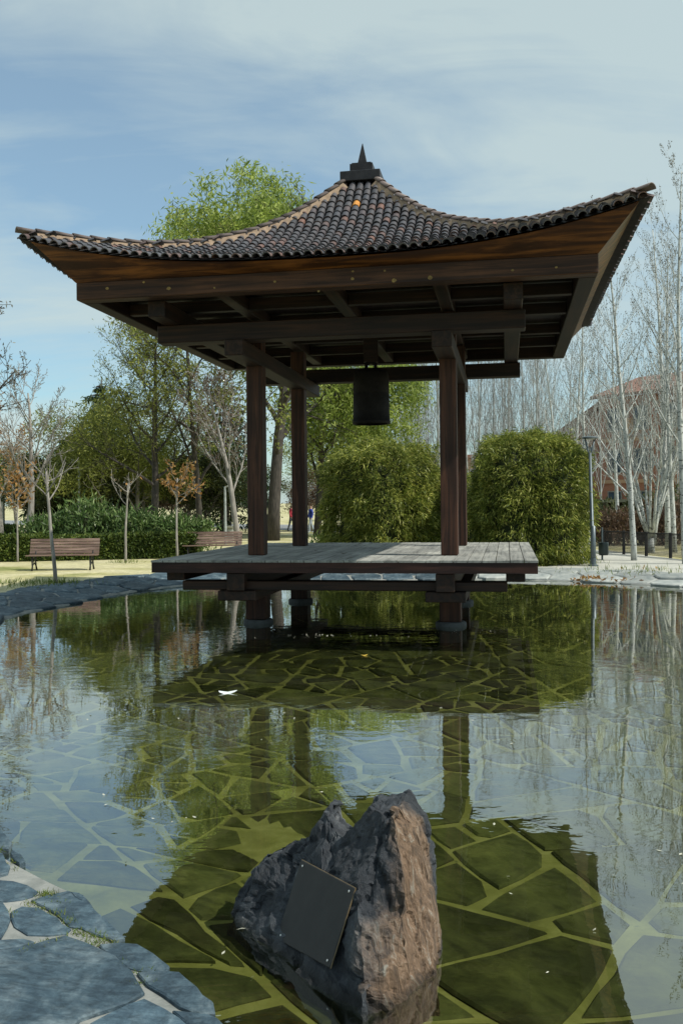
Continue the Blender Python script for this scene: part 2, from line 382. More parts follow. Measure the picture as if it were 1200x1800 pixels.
def water_mat():
    m, nt, N, L, b = new_mat('pond_water')
    N.remove(b)
    tr = N.new('ShaderNodeBsdfTransparent'); tr.inputs[0].default_value = (.83, .875, .70, 1)
    gl = N.new('ShaderNodeBsdfGlossy'); gl.inputs['Roughness'].default_value = .0; gl.inputs[0].default_value = (1, 1, 1, 1)
    mp = coords(N, L, (1.0, 1.6, 1)); n = noise_n(N, L, mp, 3.0, 3, .5, .3)
    mp2 = coords(N, L, (.35, .5, 1)); n2 = noise_n(N, L, mp2, 1.0, 2); r = ramp(N, [(.38, (.12,)*3), (.65, (1,)*3)]); L.new(n2.outputs[0], r.inputs[0])
    mu = N.new('ShaderNodeMath'); mu.operation = 'MULTIPLY'; L.new(n.outputs[0], mu.inputs[0]); L.new(r.outputs[0], mu.inputs[1])
    bp = N.new('ShaderNodeBump'); bp.inputs['Strength'].default_value = 1; bp.inputs['Distance'].default_value = .0034
    L.new(mu.outputs[0], bp.inputs['Height']); L.new(bp.outputs[0], gl.inputs['Normal'])
    # Schlick reflectance, the same from above and from below the surface
    ge = N.new('ShaderNodeNewGeometry'); dt = N.new('ShaderNodeVectorMath'); dt.operation = 'DOT_PRODUCT'; L.new(ge.outputs['Incoming'], dt.inputs[0]); L.new(bp.outputs[0], dt.inputs[1])
    def mth(op, a, b=None):
        q = N.new('ShaderNodeMath'); q.operation = op
        for k, x in enumerate((a, b)):
            if x is None: continue
            if isinstance(x, (int, float)): q.inputs[k].default_value = x
            else: L.new(x, q.inputs[k])
        return q.outputs[0]
    F0 = .23
    pw_ = mth('POWER', mth('SUBTRACT', 1.0, mth('ABSOLUTE', dt.outputs['Value'])), 4.0)
    fr_ = mth('ADD', mth('MULTIPLY', pw_, 1-F0), F0)
    ms = N.new('ShaderNodeMixShader'); L.new(fr_, ms.inputs[0]); L.new(tr.outputs[0], ms.inputs[1]); L.new(gl.outputs[0], ms.inputs[2])
    L.new(ms.outputs[0], N['Material Output'].inputs[0]); return m
water = ring_sheet('water', [.3, -.5, -3, (lambda th: 3.0), (lambda th: 0.001)], lambda x, y, o: 0.0, water_mat(), 360)
tag(water, kind='structure')

# ---- flagstones (irregular cells, each one a stone of its own)
def clip(poly, nx, ny, c):                # keep n.p <= c
    out = []
    for i in range(len(poly)):
        a, b = poly[i], poly[(i+1) % len(poly)]; da, db = a[0]*nx+a[1]*ny-c, b[0]*nx+b[1]*ny-c
        if da <= 0: out.append(a)
        if (da < 0) != (db < 0) and abs(da-db) > 1e-12:
            t = da/(da-db); out.append((a[0]+(b[0]-a[0])*t, a[1]+(b[1]-a[1])*t))
    return out
def cells(sites, keep, gap, rng, R=2.4):
    S = np.array(sites); res = []
    for i in keep:
        p = S[i]; d = np.hypot(S[:, 0]-p[0], S[:, 1]-p[1]); idx = np.argsort(d)[1:26]
        poly = [(p[0]-R, p[1]-R), (p[0]+R, p[1]-R), (p[0]+R, p[1]+R), (p[0]-R, p[1]+R)]
        for j in idx:
            if d[j] > 2*R: break
            q = S[j]; nx, ny = (q-p)/d[j]; mid = (p+q)/2
            g_ = gap*(.35+1.0*((math.sin(i*12.9898+j*78.233)+math.sin(j*12.9898+i*78.233))*.25+.5))
            poly = clip(poly, nx, ny, nx*mid[0]+ny*mid[1]-g_)
            if len(poly) < 3: break
        if len(poly) >= 3: res.append(poly)
    return res
def rough_poly(poly, rng, amp=.018, step=.22):
    out = []
    for i in range(len(poly)):
        a, b = poly[i], poly[(i+1) % len(poly)]; L_ = math.hypot(b[0]-a[0], b[1]-a[1])
        k = max(1, min(5, int(L_/step)))
        for j in range(k):
            t = j/k; x, y = a[0]+(b[0]-a[0])*t, a[1]+(b[1]-a[1])*t
            if j: x += rng.uniform(-amp, amp); y += rng.uniform(-amp, amp)
            out.append((x, y))
    # round the sharp corners a little
    n = len(out); return [((out[i-1][0]+12*out[i][0]+out[(i+1) % n][0])/14, (out[i-1][1]+12*out[i][1]+out[(i+1) % n][1])/14) for i in range(n)]
def area(p): return abs(sum(p[i][0]*p[(i+1) % len(p)][1]-p[(i+1) % len(p)][0]*p[i][1] for i in range(len(p))))/2
def stone_into(mb, poly, zf, thick, bev, tilt=(0, 0), rings=0):
    n = len(poly); cx = sum(p[0] for p in poly)/n; cy = sum(p[1] for p in poly)/n
    def z(x, y): return zf(x, y)+tilt[0]*(x-cx)+tilt[1]*(y-cy)
    vs = []
    for x, y in poly: vs.append((x-cx, y-cy, z(x, y)-thick))
    for x, y in poly: vs.append((x-cx, y-cy, z(x, y)-bev*.7))
    for x, y in poly:
        dx, dy = cx-x, cy-y; l = math.hypot(dx, dy)+1e-9; k = min(bev/l, .3); xx, yy = x+dx*k, y+dy*k
        vs.append((xx-cx, yy-cy, z(xx, yy)))
    top = list(vs[2*n:]); K = 1
    for k in range(rings):
        f = 1-(k+1)/(rings+1); K += 1
        for x, y, _ in top: vs.append((x*f, y*f, z(cx+x*f, cy+y*f)))
    vs.append((0, 0, z(cx, cy)+.002)); last = len(vs)-1
    fs = []
    for i in range(n):
        j = (i+1) % n; fs += [(r*n+i, r*n+j, (r+1)*n+j, (r+1)*n+i) for r in range(2+rings)]+[((2+rings)*n+i, (2+rings)*n+j, last)]
    z0 = 0
    return vs, fs, (cx, cy, z0)
def orient(poly):
    s = sum(poly[i][0]*poly[(i+1) % len(poly)][1]-poly[(i+1) % len(poly)][0]*poly[i][1] for i in range(len(poly)))
    return poly if s > 0 else poly[::-1]
def make_stone(name, poly, zf, thick, bev, mat, parent, tilt=(0, 0), rings=0):
    poly = orient(poly); vs, fs, c = stone_into(None, poly, zf, thick, bev, tilt, rings)
    mb = MB(); mb.add(vs, fs); o = mb.build(name, mat, parent); o.location = c; return o
def pix(P):
    u, v = F*P[0]/P[1], -F*(P[2]-H)/P[1]
    return 600+u*RC+v*RS, HOR-u*RS+v*RC

rng = random.Random(7)
def cut(poly, out):
    cx, cy = sum(p[0] for p in poly)/len(poly), sum(p[1] for p in poly)/len(poly); A_ = area(poly)
    near = 2.3 if cy < 5 else 1.5 if cy < 7 else .95
    if A_ < 25:
        px, py = pix((cx, max(cy, .8), -.24)); rr_ = math.sqrt(A_)*F/max(cy, 1)
        if cy < 1.5 or px < -500-rr_ or px > 1900+rr_ or py > 2300+rr_: return
    if A_ < rng.choice([.10, .14, .2, .26, .36, .46])*near or A_ < .05: out.append(poly); return
    xx = sum((p[0]-cx)**2 for p in poly); yy = sum((p[1]-cy)**2 for p in poly); xy = sum((p[0]-cx)*(p[1]-cy) for p in poly)
    a = .5*math.atan2(2*xy, xx-yy)+rng.gauss(0, .38)              # the cut runs across the long axis
    nx, ny = math.cos(a), math.sin(a); c = nx*cx+ny*cy+rng.gauss(0, .10)*math.sqrt(A_)
    cut(clip(poly, nx, ny, c), out); cut(clip(poly, -nx, -ny, -c), out)
def inset(poly):
    poly = orient(poly); q = poly
    for k in range(len(poly)):
        a, b = poly[k], poly[(k+1) % len(poly)]; l = math.hypot(b[0]-a[0], b[1]-a[1])
        if l < 1e-6: continue
        nx, ny = (b[1]-a[1])/l, -(b[0]-a[0])/l; q = clip(q, nx, ny, nx*a[0]+ny*a[1]-rng.choice([.006, .012, .016, .022, .036]))
        if len(q) < 3: return []
    # knock a corner off now and then
    if len(q) > 3 and rng.random() < .35:
        k = rng.randrange(len(q)); p0, p1, p2 = q[k-1], q[k], q[(k+1) % len(q)]
        f, g_ = rng.uniform(.12, .35), rng.uniform(.12, .35)
        q = q[:k]+[(p1[0]+(p0[0]-p1[0])*f, p1[1]+(p0[1]-p1[1])*f), (p1[0]+(p2[0]-p1[0])*g_, p1[1]+(p2[1]-p1[1])*g_)]+q[k+1:]
    return q
raw = []
cut([(-8, 1.4), (10.5, 1.4), (10.5, 24), (-8, 24)], raw)
polys = []
for p in raw:
    cx, cy = sum(q[0] for q in p)/len(p), sum(q[1] for q in p)/len(p); px, py = pix((cx, cy, -.24))
    if not (-480 < px < 1880 and py < 2250 and shore(cx, cy) < -.02): continue
    q = inset(p)
    if len(q) >= 3 and area(q) > .012: polys.append(rough_poly(q, rng, .013, .20))
def seen_size(p):
    cx = sum(q[0] for q in p)/len(p); cy = sum(q[1] for q in p)/len(p); px, py = pix((cx, cy, -.24))
    return (0 if -60 < px < 1260 and py < 1860 else 1, -area(p)/cy**3)
polys.sort(key=seen_size)
rest = MB()
for k, p in enumerate(polys):
    t = (rng.uniform(-.012, .012), rng.uniform(-.012, .012)); up = rng.uniform(.010, .022)
    zf = lambda x, y, up=up: floor_z(x, y)+up
    if k < 295: make_stone('flagstone', p, zf, .06, .018, SLATE_POND, floor, t)
    else:
        vs, fs, c = stone_into(None, orient(p), zf, .06, .018, t); rest.add([(a+c[0], b+c[1], d+c[2]) for a, b, d in vs], fs)
if rest.v: tag(rest.build('flagstone', SLATE_POND, floor), kind='stuff')

# ---- coping stones round the pond: rows parallel to the shore
rng = random.Random(11)
th = -math.pi; arc = []
cum = np.concatenate([[0], np.cumsum(np.hypot(np.diff(_ox), np.diff(_oy)))])
TOT = cum[-1]
def on_shore(s, d):
    s = s % TOT; x = np.interp(s, cum, _ox); y = np.interp(s, cum, _oy)
    x2 = np.interp((s+.15) % TOT, cum, _ox); y2 = np.interp((s+.15) % TOT, cum, _oy); tx, ty = x2-x, y2-y; l = math.hypot(tx, ty)+1e-9
    return (x+ty/l*d, y-tx/l*d)
cs = []; ck = []
s = 0
rows = [(-.34, 0), (.30, 1), (.92, 1), (1.50, 1), (2.1, 0)]
while s < TOT:
    for d, k in rows:
        jd = rng.uniform(-.10, .10); js = rng.uniform(-.22, .22)
        q = on_shore(s+js+(.4 if abs(d-.92) < .01 else 0), d+(jd if k else rng.uniform(-.03, .03))); cs.append(q)
        if k: ck.append(len(cs)-1)
    s += .82
def near_left(x, y):
    if y < 1.2: return True
    px, py = pix((x, y, .08)); return px < 640 and y < 6.9 and x > -4.2
ck2 = []
for i in ck:
    x, y = cs[i]
    if y < 2.5 or near_left(x, y): continue
    px, py = pix((x, y, .1))
    if -450 < px < 1800: ck2.append(i)
for p in cells(cs, ck2, .022, rng, 1.5):
    if area(p) < .02: continue
    p = rough_poly(p, rng, .02, .2); up = rng.uniform(.0, .03)
    make_stone('coping_stone', p, lambda x, y, up=up: bank_z(shore(x, y))+.014+up, .14, .03, SLATE_SUNLIT if p[0][0] > 3.2 else SLATE_EDGE, edge, (rng.uniform(-.03, .03), rng.uniform(-.03, .03)))
# the stones at the photographer's feet, traced on the sloping bank
def zpt(zx, zy):                          # crop coordinates -> point on the bank
    px, py = zx/2.857, 1420+zy/2.857; z = .05
    for _ in range(6):
        p = atz(px, py, z); z = bank_z(shore(p.x, p.y))
    return (p.x, p.y)
NEAR = [[(-80,745),(60,735),(190,705),(330,662),(430,700),(520,742),(600,800),(665,870),(712,935),(620,985),(500,1025),(400,1055),(350,1120),(-80,1140)],
        [(505,698),(600,690),(690,692),(770,740),(845,800),(835,826),(740,828),(640,805),(570,760)],
        [(692,842),(800,834),(905,842),(985,912),(1062,985),(1075,1040),(1000,1046),(905,1008),(830,950),(750,905)],
        [(465,1095),(560,1045),(650,1000),(722,968),(820,1020),(930,1095),(930,1150),(440,1150)],
        [(62,530),(110,505),(200,512),(290,560),(352,612),(330,632),(240,640),(140,640),(80,600)],
        [(160,472),(250,448),(345,428),(420,452),(470,520),(545,585),(618,655),(560,664),(480,640),(400,600),(350,600),(300,545),(240,510)],
        [(-60,365),(70,378),(140,395),(192,424),(160,448),(110,462),(40,470),(-60,470)],
        [(-60,485),(20,490),(42,530),(38,600),(10,655),(-60,670)],
        [(-60,90),(5,120),(35,150),(62,180),(44,212),(0,205),(-60,200)],
        [(-60,222),(20,238),(52,300),(40,335),(0,346),(-60,340)],
        [(865,1030),(960,1040),(1050,1046),(1085,1060),(1130,1105),(1150,1160),(1010,1150),(940,1090)],
        [(-80,680),(40,672),(120,668),(175,680),(90,706),(-80,722)],
        [(60,215),(110,240),(130,275),(100,290),(66,262)],
        [(355,432),(400,438),(430,470),(415,480),(375,462)]]
rng = random.Random(5)
for q in NEAR:
    p = [zpt(*a) for a in q]; gx = sum(a[0] for a in p)/len(p); gy = sum(a[1] for a in p)/len(p); p = [(gx+(a[0]-gx)*1.075, gy+(a[1]-gy)*1.075) for a in p]; p = rough_poly(p, rng, .016, .07)
    up = rng.uniform(.009, .016)
    make_stone('coping_stone', p, lambda x, y, up=up: bank_z(shore(x, y))+up+.008*(noise.noise(Vector((x*2.5, y*2.5, 1)))), .08, .008, SLATE_EDGE, edge, rings=5)

# grass tufts in the joints at the photographer's feet and along the far edge
rs = np.random.default_rng(3)
tp = []
def tuft(c, n, r, h):
    for _ in range(n):
        a = rs.normal(size=2)*r; tp.append((c[0]+a[0], c[1]+a[1], bank_z(shore(c[0], c[1]))-.005, h))
for zx, zy, n in [(235,435,90),(265,450,70),(215,445,50),(295,485,60),(150,485,40),(200,505,40),(250,530,50),(290,545,60),(330,570,60),(350,590,40),(385,628,50),(430,640,30),(470,640,50),(520,655,50),(560,680,40),(480,685,50),(430,690,40),(240,680,50),(285,668,30),(140,715,40),(100,735,30),(55,540,30),(700,828,26),(695,890,26),(755,885,14),(600,790,14),(350,665,18),(10,210,30),(60,270,24),(80,305,16)]:
    tuft(zpt(zx, zy), n, .02, .035)
pos = np.array([t[:3] for t in tp]); tag(quadobj := link('grass_tufts', quads_mesh('grass_tufts', leaf_quads(rs, pos, .026, .004, (0, 0, .8), .7, .3)), GRASS), kind='stuff')
quadobj['label'] = 'small green grass tufts in the joints of the near stones'

# ---- path on the right
def sheet(name, poly, z, mat):
    mb = MB(); mb.add([(x, y, z) for x, y in poly], [tuple(range(len(poly)))]); o = mb.build(name, mat); return tag(o, kind='structure')
def gp(px, py): p = atz(px, py, .17); return (p.x, p.y)
sheet('path', [gp(890,1000), gp(960,1001), gp(1060,1003), gp(1200,1012), gp(1330,1022), gp(1360,985), gp(1200,984), gp(1120,974), gp(1060,967), gp(1000,964), gp(940,962), gp(800,960), gp(790,975)], .171, PAVE)
sheet('road', [gp(-100,913), gp(420,921), gp(700,925), gp(1000,924), gp(1000,937), gp(700,940), gp(480,931), gp(300,925), gp(-100,921)], .172, simple('grey_asphalt', (.20, .21, .22), .9, 0, 2, .2))

# ------------------------------------------------------------------ the bell pavilion
pav = thing('bell_pavilion', 'dark wooden pavilion with upswept tiled roof standing on stilts in the pond', 'pavilion', (CX, CY, 0), -YAW)
HD = 1.128; DH = 2.947
def beam(name, x0, x1, y0, y1, z0, z1, mat, parent=pav, bv=.012):
    mb = MB(); mb.box(x0, x1, y0, y1, z0, z1); o = mb.build(name, mat, parent); bevel(o, bv); return o
# deck
deck = MB()
for a in (-1, 1):
    deck.box(-DH+.012, DH-.012, a*(DH-.012)-(.07 if a > 0 else 0), a*(DH-.012)+(.07 if a < 0 else 0), .935, HD-.034)
    deck.box(a*(DH-.012)-(.07 if a > 0 else 0), a*(DH-.012)+(.07 if a < 0 else 0), -DH+.085, DH-.085, .935, HD-.034)
for k in range(9):
    x = -DH+.3+k*(2*DH-.6)/8; deck.box(x-.05, x+.05, -DH+.085, DH-.085, .95, HD-.036)
deck_o = deck.build('deck_frame', wood('deck_fascia_wood', (.020, .010, .009), (.058, .026, .020), (.8, 10, 10)), pav)
rng = random.Random(21)
NP = 29; pw = 2*DH/NP
for k in range(NP):
    x0 = -DH+k*pw+.006; x1 = x0+pw-.012
    j1 = -1.46 if k < 19 else rng.choice([-.47, -.9, -.47]); j2 = 1.5 if k % 3 else 1.75
    for y0, y1 in ((-DH, j1-.006), (j1+.006, j2-.004), (j2+.004, DH)):
        dz = rng.uniform(-.004, .004)
        mb = MB(); mb.box(x0, x1, y0, y1, HD-.034+.002, HD+dz); mb.build('plank', DECK, deck_o)
# timber below the deck: three crossing layers carried by stubs on round stones
for a in (-1, 1):
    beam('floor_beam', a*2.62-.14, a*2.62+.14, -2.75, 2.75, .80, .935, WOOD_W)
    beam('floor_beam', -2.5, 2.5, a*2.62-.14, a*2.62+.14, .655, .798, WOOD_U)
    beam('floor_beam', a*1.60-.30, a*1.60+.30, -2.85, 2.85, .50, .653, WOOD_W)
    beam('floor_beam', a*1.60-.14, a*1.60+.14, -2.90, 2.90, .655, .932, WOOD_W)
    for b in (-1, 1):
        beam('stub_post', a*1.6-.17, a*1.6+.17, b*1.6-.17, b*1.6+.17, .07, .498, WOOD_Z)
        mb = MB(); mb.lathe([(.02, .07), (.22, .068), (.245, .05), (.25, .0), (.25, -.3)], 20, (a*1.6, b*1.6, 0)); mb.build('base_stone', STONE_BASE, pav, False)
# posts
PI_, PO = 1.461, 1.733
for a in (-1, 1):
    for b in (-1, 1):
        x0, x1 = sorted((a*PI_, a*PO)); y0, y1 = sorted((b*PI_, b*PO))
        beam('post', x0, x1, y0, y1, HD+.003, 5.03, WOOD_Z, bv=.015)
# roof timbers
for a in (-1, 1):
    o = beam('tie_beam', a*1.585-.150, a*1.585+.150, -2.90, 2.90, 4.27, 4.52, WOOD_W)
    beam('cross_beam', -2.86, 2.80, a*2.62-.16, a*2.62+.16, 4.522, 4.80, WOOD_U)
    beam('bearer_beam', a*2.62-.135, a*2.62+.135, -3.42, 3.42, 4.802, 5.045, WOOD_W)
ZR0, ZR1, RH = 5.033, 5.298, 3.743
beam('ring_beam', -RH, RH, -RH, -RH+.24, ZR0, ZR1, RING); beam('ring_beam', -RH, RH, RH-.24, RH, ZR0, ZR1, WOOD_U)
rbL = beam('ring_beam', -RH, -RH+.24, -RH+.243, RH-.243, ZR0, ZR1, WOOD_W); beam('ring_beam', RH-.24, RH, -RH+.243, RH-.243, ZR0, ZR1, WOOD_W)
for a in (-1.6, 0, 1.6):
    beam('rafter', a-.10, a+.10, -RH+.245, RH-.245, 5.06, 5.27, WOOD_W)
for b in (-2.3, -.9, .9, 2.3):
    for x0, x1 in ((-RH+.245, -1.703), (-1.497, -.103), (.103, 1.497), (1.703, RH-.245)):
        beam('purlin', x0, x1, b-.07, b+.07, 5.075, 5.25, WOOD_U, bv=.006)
# yellow knots on the front ring beam
PLUG = simple('yellow_resin_plug', (.19, .13, .045), .8, 0, 30, .5)
PIM = PM.inverted()
for px, py, r in [(189,507,9),(297,507,11),(253,496,7),(377,506,6),(483,495,7),(620,477,6),(619,490,9),(692,493,12),(755,488,12),(676,476,6),(900,475,7),(977,470,6),(560,512,6)]:
    o_, d_ = PIM @ Vector((0, 0, H)), PIM.to_3x3() @ ray(px, py); t = (-RH-o_.y)/d_.y; p = o_+d_*t
    rr = r/2.6*12.4/F
    mb = MB(); n = 9; rim = [(p.x+rr*math.cos(6.283*i/n)*random.Random(px+i).uniform(.75, 1.2), -RH-.004, p.z+rr*.8*math.sin(6.283*i/n)) for i in range(n)]
    bck = [(x, -RH+.004, z) for x, _, z in rim]
    mb.add(rim+bck, [tuple(range(n)), *[(i, n+i, n+(i+1) % n, (i+1) % n) for i in range(n)]]); mb.build('wood_plug', PLUG, pav)

# ---- roof surface
_m = [0, .2, .33, .55, .8, 1.2, 1.6, 1.95, 2.4, 2.9, 3.3, 3.7, 4.06, 4.36, 4.6]
_z = [8.03, 7.80, 7.64, 7.41, 7.15, 6.79, 6.51, 6.33, 6.13, 6.00, 5.94, 5.91, 5.895, 5.87, 5.85]
_mm = np.linspace(0, 4.6, 93); _zz = np.interp(_mm, _m, _z)
for _ in range(4): _zz[1:-1] = (_zz[:-2]+2*_zz[1:-1]+_zz[2:])/4
def zhip(m): return float(np.interp(m, _mm, _zz))
def eave_m(t): return 4.10+.25*abs(t)**3
def zroof(u, w):                          # height over local (u,w)
    m = max(abs(u), abs(w)); t = min(abs(u), abs(w))/(m+1e-9)
    d = .465*max(0, (m-.33)/3.77)**2
    return zhip(m)-d*(1-t**2.7)
FACES = [Matrix.Rotation(k*math.pi/2, 4, 'Z') for k in range(4)]   # 0 = front (facing -w)
def roof_sheet(drop, ext=0.0, nm=26, nt=41):
    mb = MB(); 
    for R in FACES:
        vs = []
        for i in range(nm):
            for j in range(nt):
                t = -1+2*j/(nt-1); m = .30+(eave_m(t)+ext-.30)*i/(nm-1)
                v = R @ Vector((t*m, -m, zroof(t*m, -m)-drop)); vs.append((v.x, v.y, v.z))
        mb.add(vs, [(i*nt+j, (i+1)*nt+j, (i+1)*nt+j+1, i*nt+j+1) for i in range(nm-1) for j in range(nt-1)])
    return mb
UNDER = simple('dark_roof_underlay', (.028, .025, .025), .8, 0, 12, .4)
roof = roof_sheet(.045, -.02).build('roof', UNDER, pav, True)
# soffit boards: from the top of the ring beam inwards, and the orange fascia flaring out to the eave
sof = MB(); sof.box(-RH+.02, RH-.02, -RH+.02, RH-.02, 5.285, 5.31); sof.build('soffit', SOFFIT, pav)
for R in FACES:
    mb = MB(); vs = []; nt = 61; nr = 6
    for i in range(nr+1):
        f = i/nr
        for j in range(nt):
            t = -1+2*j/(nt-1)
            top = Vector((t*(eave_m(t)-.14), -(eave_m(t)-.14), zroof(t*(eave_m(t)-.14), -(eave_m(t)-.14))-.075))
            bot = Vector((t*RH, -RH-.002, ZR1-.004))
            p = bot.lerp(top, f); vs.append(p)
    out = [R @ p for p in vs]; inn = [R @ (p+Vector((0, .045, .02))) for p in vs]
    n1 = len(vs); fs = []
    for i in range(nr):
        for j in range(nt-1):
            a = i*nt+j; fs.append((a, a+1, a+nt+1, a+nt)); fs.append((n1+a, n1+a+nt, n1+a+nt+1, n1+a+1))
    mb.add(out+inn, fs); mb.build('fascia_board', FASC, pav, True)

# ---- barrel tiles
def tile_mesh(name, r0, r1, ln, th, n=6, rise=1.0):
    """barrel tile lying along +Y (up the slope), convex side up; wide end at y=0"""
    mb = MB(); vs = []
    for y, r, zo in ((0, r0, .012), (ln, r1, -.010)):
        for rr in (r, r-th):
            for j in range(n+1):
                a = math.pi*(.04+.92*j/n); vs.append((-rr*math.cos(a), y, rr*math.sin(a)*rise+zo))
    k = n+1; fs = []
    for j in range(n):
        fs += [(j, j+1, 2*k+j+1, 2*k+j), (k+j, 3*k+j, 3*k+j+1, k+j+1), (j, k+j, k+j+1, j+1)]
    fs += [(0, 2*k, 3*k, k), (n, k+n, 3*k+n, 2*k+n)]
    mb.add(vs, fs); me = mb.mesh(name, True); return me
PITCH, EXPO, TL = .146, .185, .30
tme = tile_mesh('tile', .067, .058, TL, .012); tme.materials.append(TILE)
try: tme.set_sharp_from_angle(angle=math.radians(50))
except Exception: pass
tco = [v.co.copy() for v in tme.vertices]; tfa = [tuple(p.vertices) for p in tme.polygons]
rng = random.Random(4)
front = []; others = MB(); eavepan = MB()
for fi, R in enumerate(FACES):
    nc = int(4.36/PITCH)
    for c in range(-nc, nc+1):
        u = c*PITCH
        # eave m for this column: solve t*m=u
        m = 4.1
        for _ in range(12): m = eave_m(min(1, abs(u)/m))
        m += .03
        if m <= abs(u)+.02: continue
        stop = max(abs(u)+.06, .36)
        k = 0
        while m > stop and k < 60:
            z0 = zroof(u, -m); dm = .01; sl = (zroof(u, -(m-dm))-z0)/dm
            l = math.sqrt(1+sl*sl); fw = Vector((0, 1/l, sl/l)); up = Vector((0, -sl/l, 1/l))
            # cross-slope tilt
            zx = (zroof(u+.05, -m)-zroof(u-.05, -m))/.1 if m > abs(u)+.06 else 0
            sx = Vector((1, 0, zx*.9)).normalized(); up = sx.cross(fw).normalized(); sx = fw.cross(up)
            j = rng.uniform(-.006, .006)
            M = R @ Matrix.Translation((u+rng.uniform(-.004, .004), -m+j, z0-.03+rng.uniform(-.003, .003))) @ Matrix((( sx.x, fw.x, up.x, 0), (sx.y, fw.y, up.y, 0), (sx.z, fw.z, up.z, 0), (0, 0, 0, 1))) @ Matrix.Rotation(rng.uniform(-.03, .03), 4, 'Z')
            if fi == 0: front.append((M, u, m, k))
            else: others.add([M @ v for v in tco], tfa)
            m -= EXPO/l; k += 1
cw = PIM @ Vector((0, 0, H))
def tsize(it):
    M, u, m, k = it; p = M.translation; d = cw-p; D = d.length; n = (M.to_3x3() @ Vector((0, -.25, 1))).normalized()
    return -(max(.05, n.dot(d)/D))/D**2
front.sort(key=tsize)
# the orange tile stands in the upper middle of the front slope
def tpx(it): return pix((PM @ it[0].translation))
oi = min(range(len(front)), key=lambda i: (tpx(front[i])[0]-624)**2+(tpx(front[i])[1]-366)**2)
org = front.pop(oi)
ome = tme.copy(); ome.materials.clear(); ome.materials.append(ORANGE)
o = link('tile', ome, None, roof); o.matrix_local = org[0]; o['label'] = 'bright orange tile in the upper middle of the slope'
for i, (M, u, m, k) in enumerate(front):
    if i < 298: o = link('tile', tme, None, roof); o.matrix_local = M
    else: others.add([M @ v for v in tco], tfa)
ot = others.build('tile', TILE, roof, True); tag(ot, kind='stuff')
try: ot.data.set_sharp_from_angle(angle=math.radians(50))
except Exception: pass
# ridge tiles along the four hips, on a bed of mortar
rme = tile_mesh('ridge_tile', .088, .078, .36, .014, 7, .85); rme.materials.append(simple('hip_ridge_clay', (.115, .088, .082), .55, 0, 7, .4))
for a, b in ((-1, -1), (1, -1), (1, 1), (-1, 1)):
    m = 4.345; bed = []
    first = True
    while m > .36:
        z0 = zhip(m); sl = (zhip(m-.02)-z0)/(.02*math.sqrt(2)); l = math.sqrt(1+sl*sl)
        hd = Vector((-a/math.sqrt(2), -b/math.sqrt(2), 0)); fw = Vector((hd.x/l, hd.y/l, sl/l)); sx = Vector((hd.y, -hd.x, 0)); up = sx.cross(fw)
        M = Matrix.Translation((a*m, b*m, z0+.035)) @ Matrix(((sx.x, fw.x, up.x, 0), (sx.y, fw.y, up.y, 0), (sx.z, fw.z, up.z, 0), (0, 0, 0, 1))) @ Matrix.Rotation(rng.uniform(-.03, .03), 4, 'Z')
        o = link('ridge_tile', rme, None, roof); o.matrix_local = M
        bed.append((Vector((a*m, b*m, z0-.02)), sx.copy(), up.copy()))
        m -= .27/l/math.sqrt(2)
    bed.append((Vector((a*.33, b*.33, zhip(.33)-.02)), sx, up))
    mb = MB(); vs = []
    for p, sx, up in bed[1:]:
        wv = .105*(1+.25*noise.noise(p*5))
        for q, h in ((-wv*1.25, -.05), (-wv*.75, .055), (wv*.75, .055), (wv*1.25, -.05)): vs.append(p+sx*q+up*h)
    n4 = len(bed)-1
    mb.add(vs, [(i*4+j, i*4+j+1, (i+1)*4+j+1, (i+1)*4+j) for i in range(n4-1) for j in range(3)]); mb.build('mortar_bed', MORTAR, roof)
# finial
fin = MB(); fin.box(-.36, .36, -.36, .36, 7.72, 7.90); fo = fin.build('finial', ZINC, pav); bevel(fo, .01)
f2 = MB(); f2.box(-.205, .205, -.205, .205, 7.902, 8.075); f2.box(-.175, .175, -.175, .175, 8.076, 8.10); f2.build('finial_block', ZINC, fo)
f3 = MB(); f3.add([(-.085,-.085,8.10),(.085,-.085,8.10),(.085,.085,8.10),(-.085,.085,8.10),(-.006,-.006,8.50),(.006,-.006,8.50),(.006,.006,8.50),(-.006,.006,8.50)], [(0,1,5,4),(1,2,6,5),(2,3,7,6),(3,0,4,7),(4,5,6,7)]); f3.build('finial_spike', ZINC, fo)

# ---- the bell
bl = PM @ Vector((.11, 0, 0))
bell = thing('temple_bell', 'dark bronze temple bell hanging under the pavilion roof', 'bell', (bl.x, bl.y, 3.41))
mb = MB(); mb.lathe([(.30, .0), (.342, 0), (.342, .05), (.336, .055), (.334, .13), (.331, .135), (.329, .26), (.327, .52), (.323, .53), (.323, .57), (.326, .58), (.322, .80), (.312, .90), (.28, .965), (.16, .995), (.02, 1.0)], 40); mb.build('bell_body', BRONZE, bell, True)
mb = MB(); [mb.tube([Vector((-.09, 0, .97)), Vector((-.08, 0, 1.08)), Vector((0, 0, 1.14)), Vector((.08, 0, 1.08)), Vector((.09, 0, .97))], [.035]*5, 8)]; mb.build('loop', BRONZE, bell, True)
mb = MB(); mb.box(-.13, .13, -.05, .05, 1.12, 1.64); mb.build('hanger', WOOD_U, bell)
mb = MB()
for k in range(4):
    a = k*math.pi/2+.3; 
    for zz_ in (.62, .70): mb.lathe([(.0, .02), (.018, .014), (.02, 0)], 8, (.315*math.cos(a), .315*math.sin(a), zz_))
mb.build('studs', BRONZE, bell)

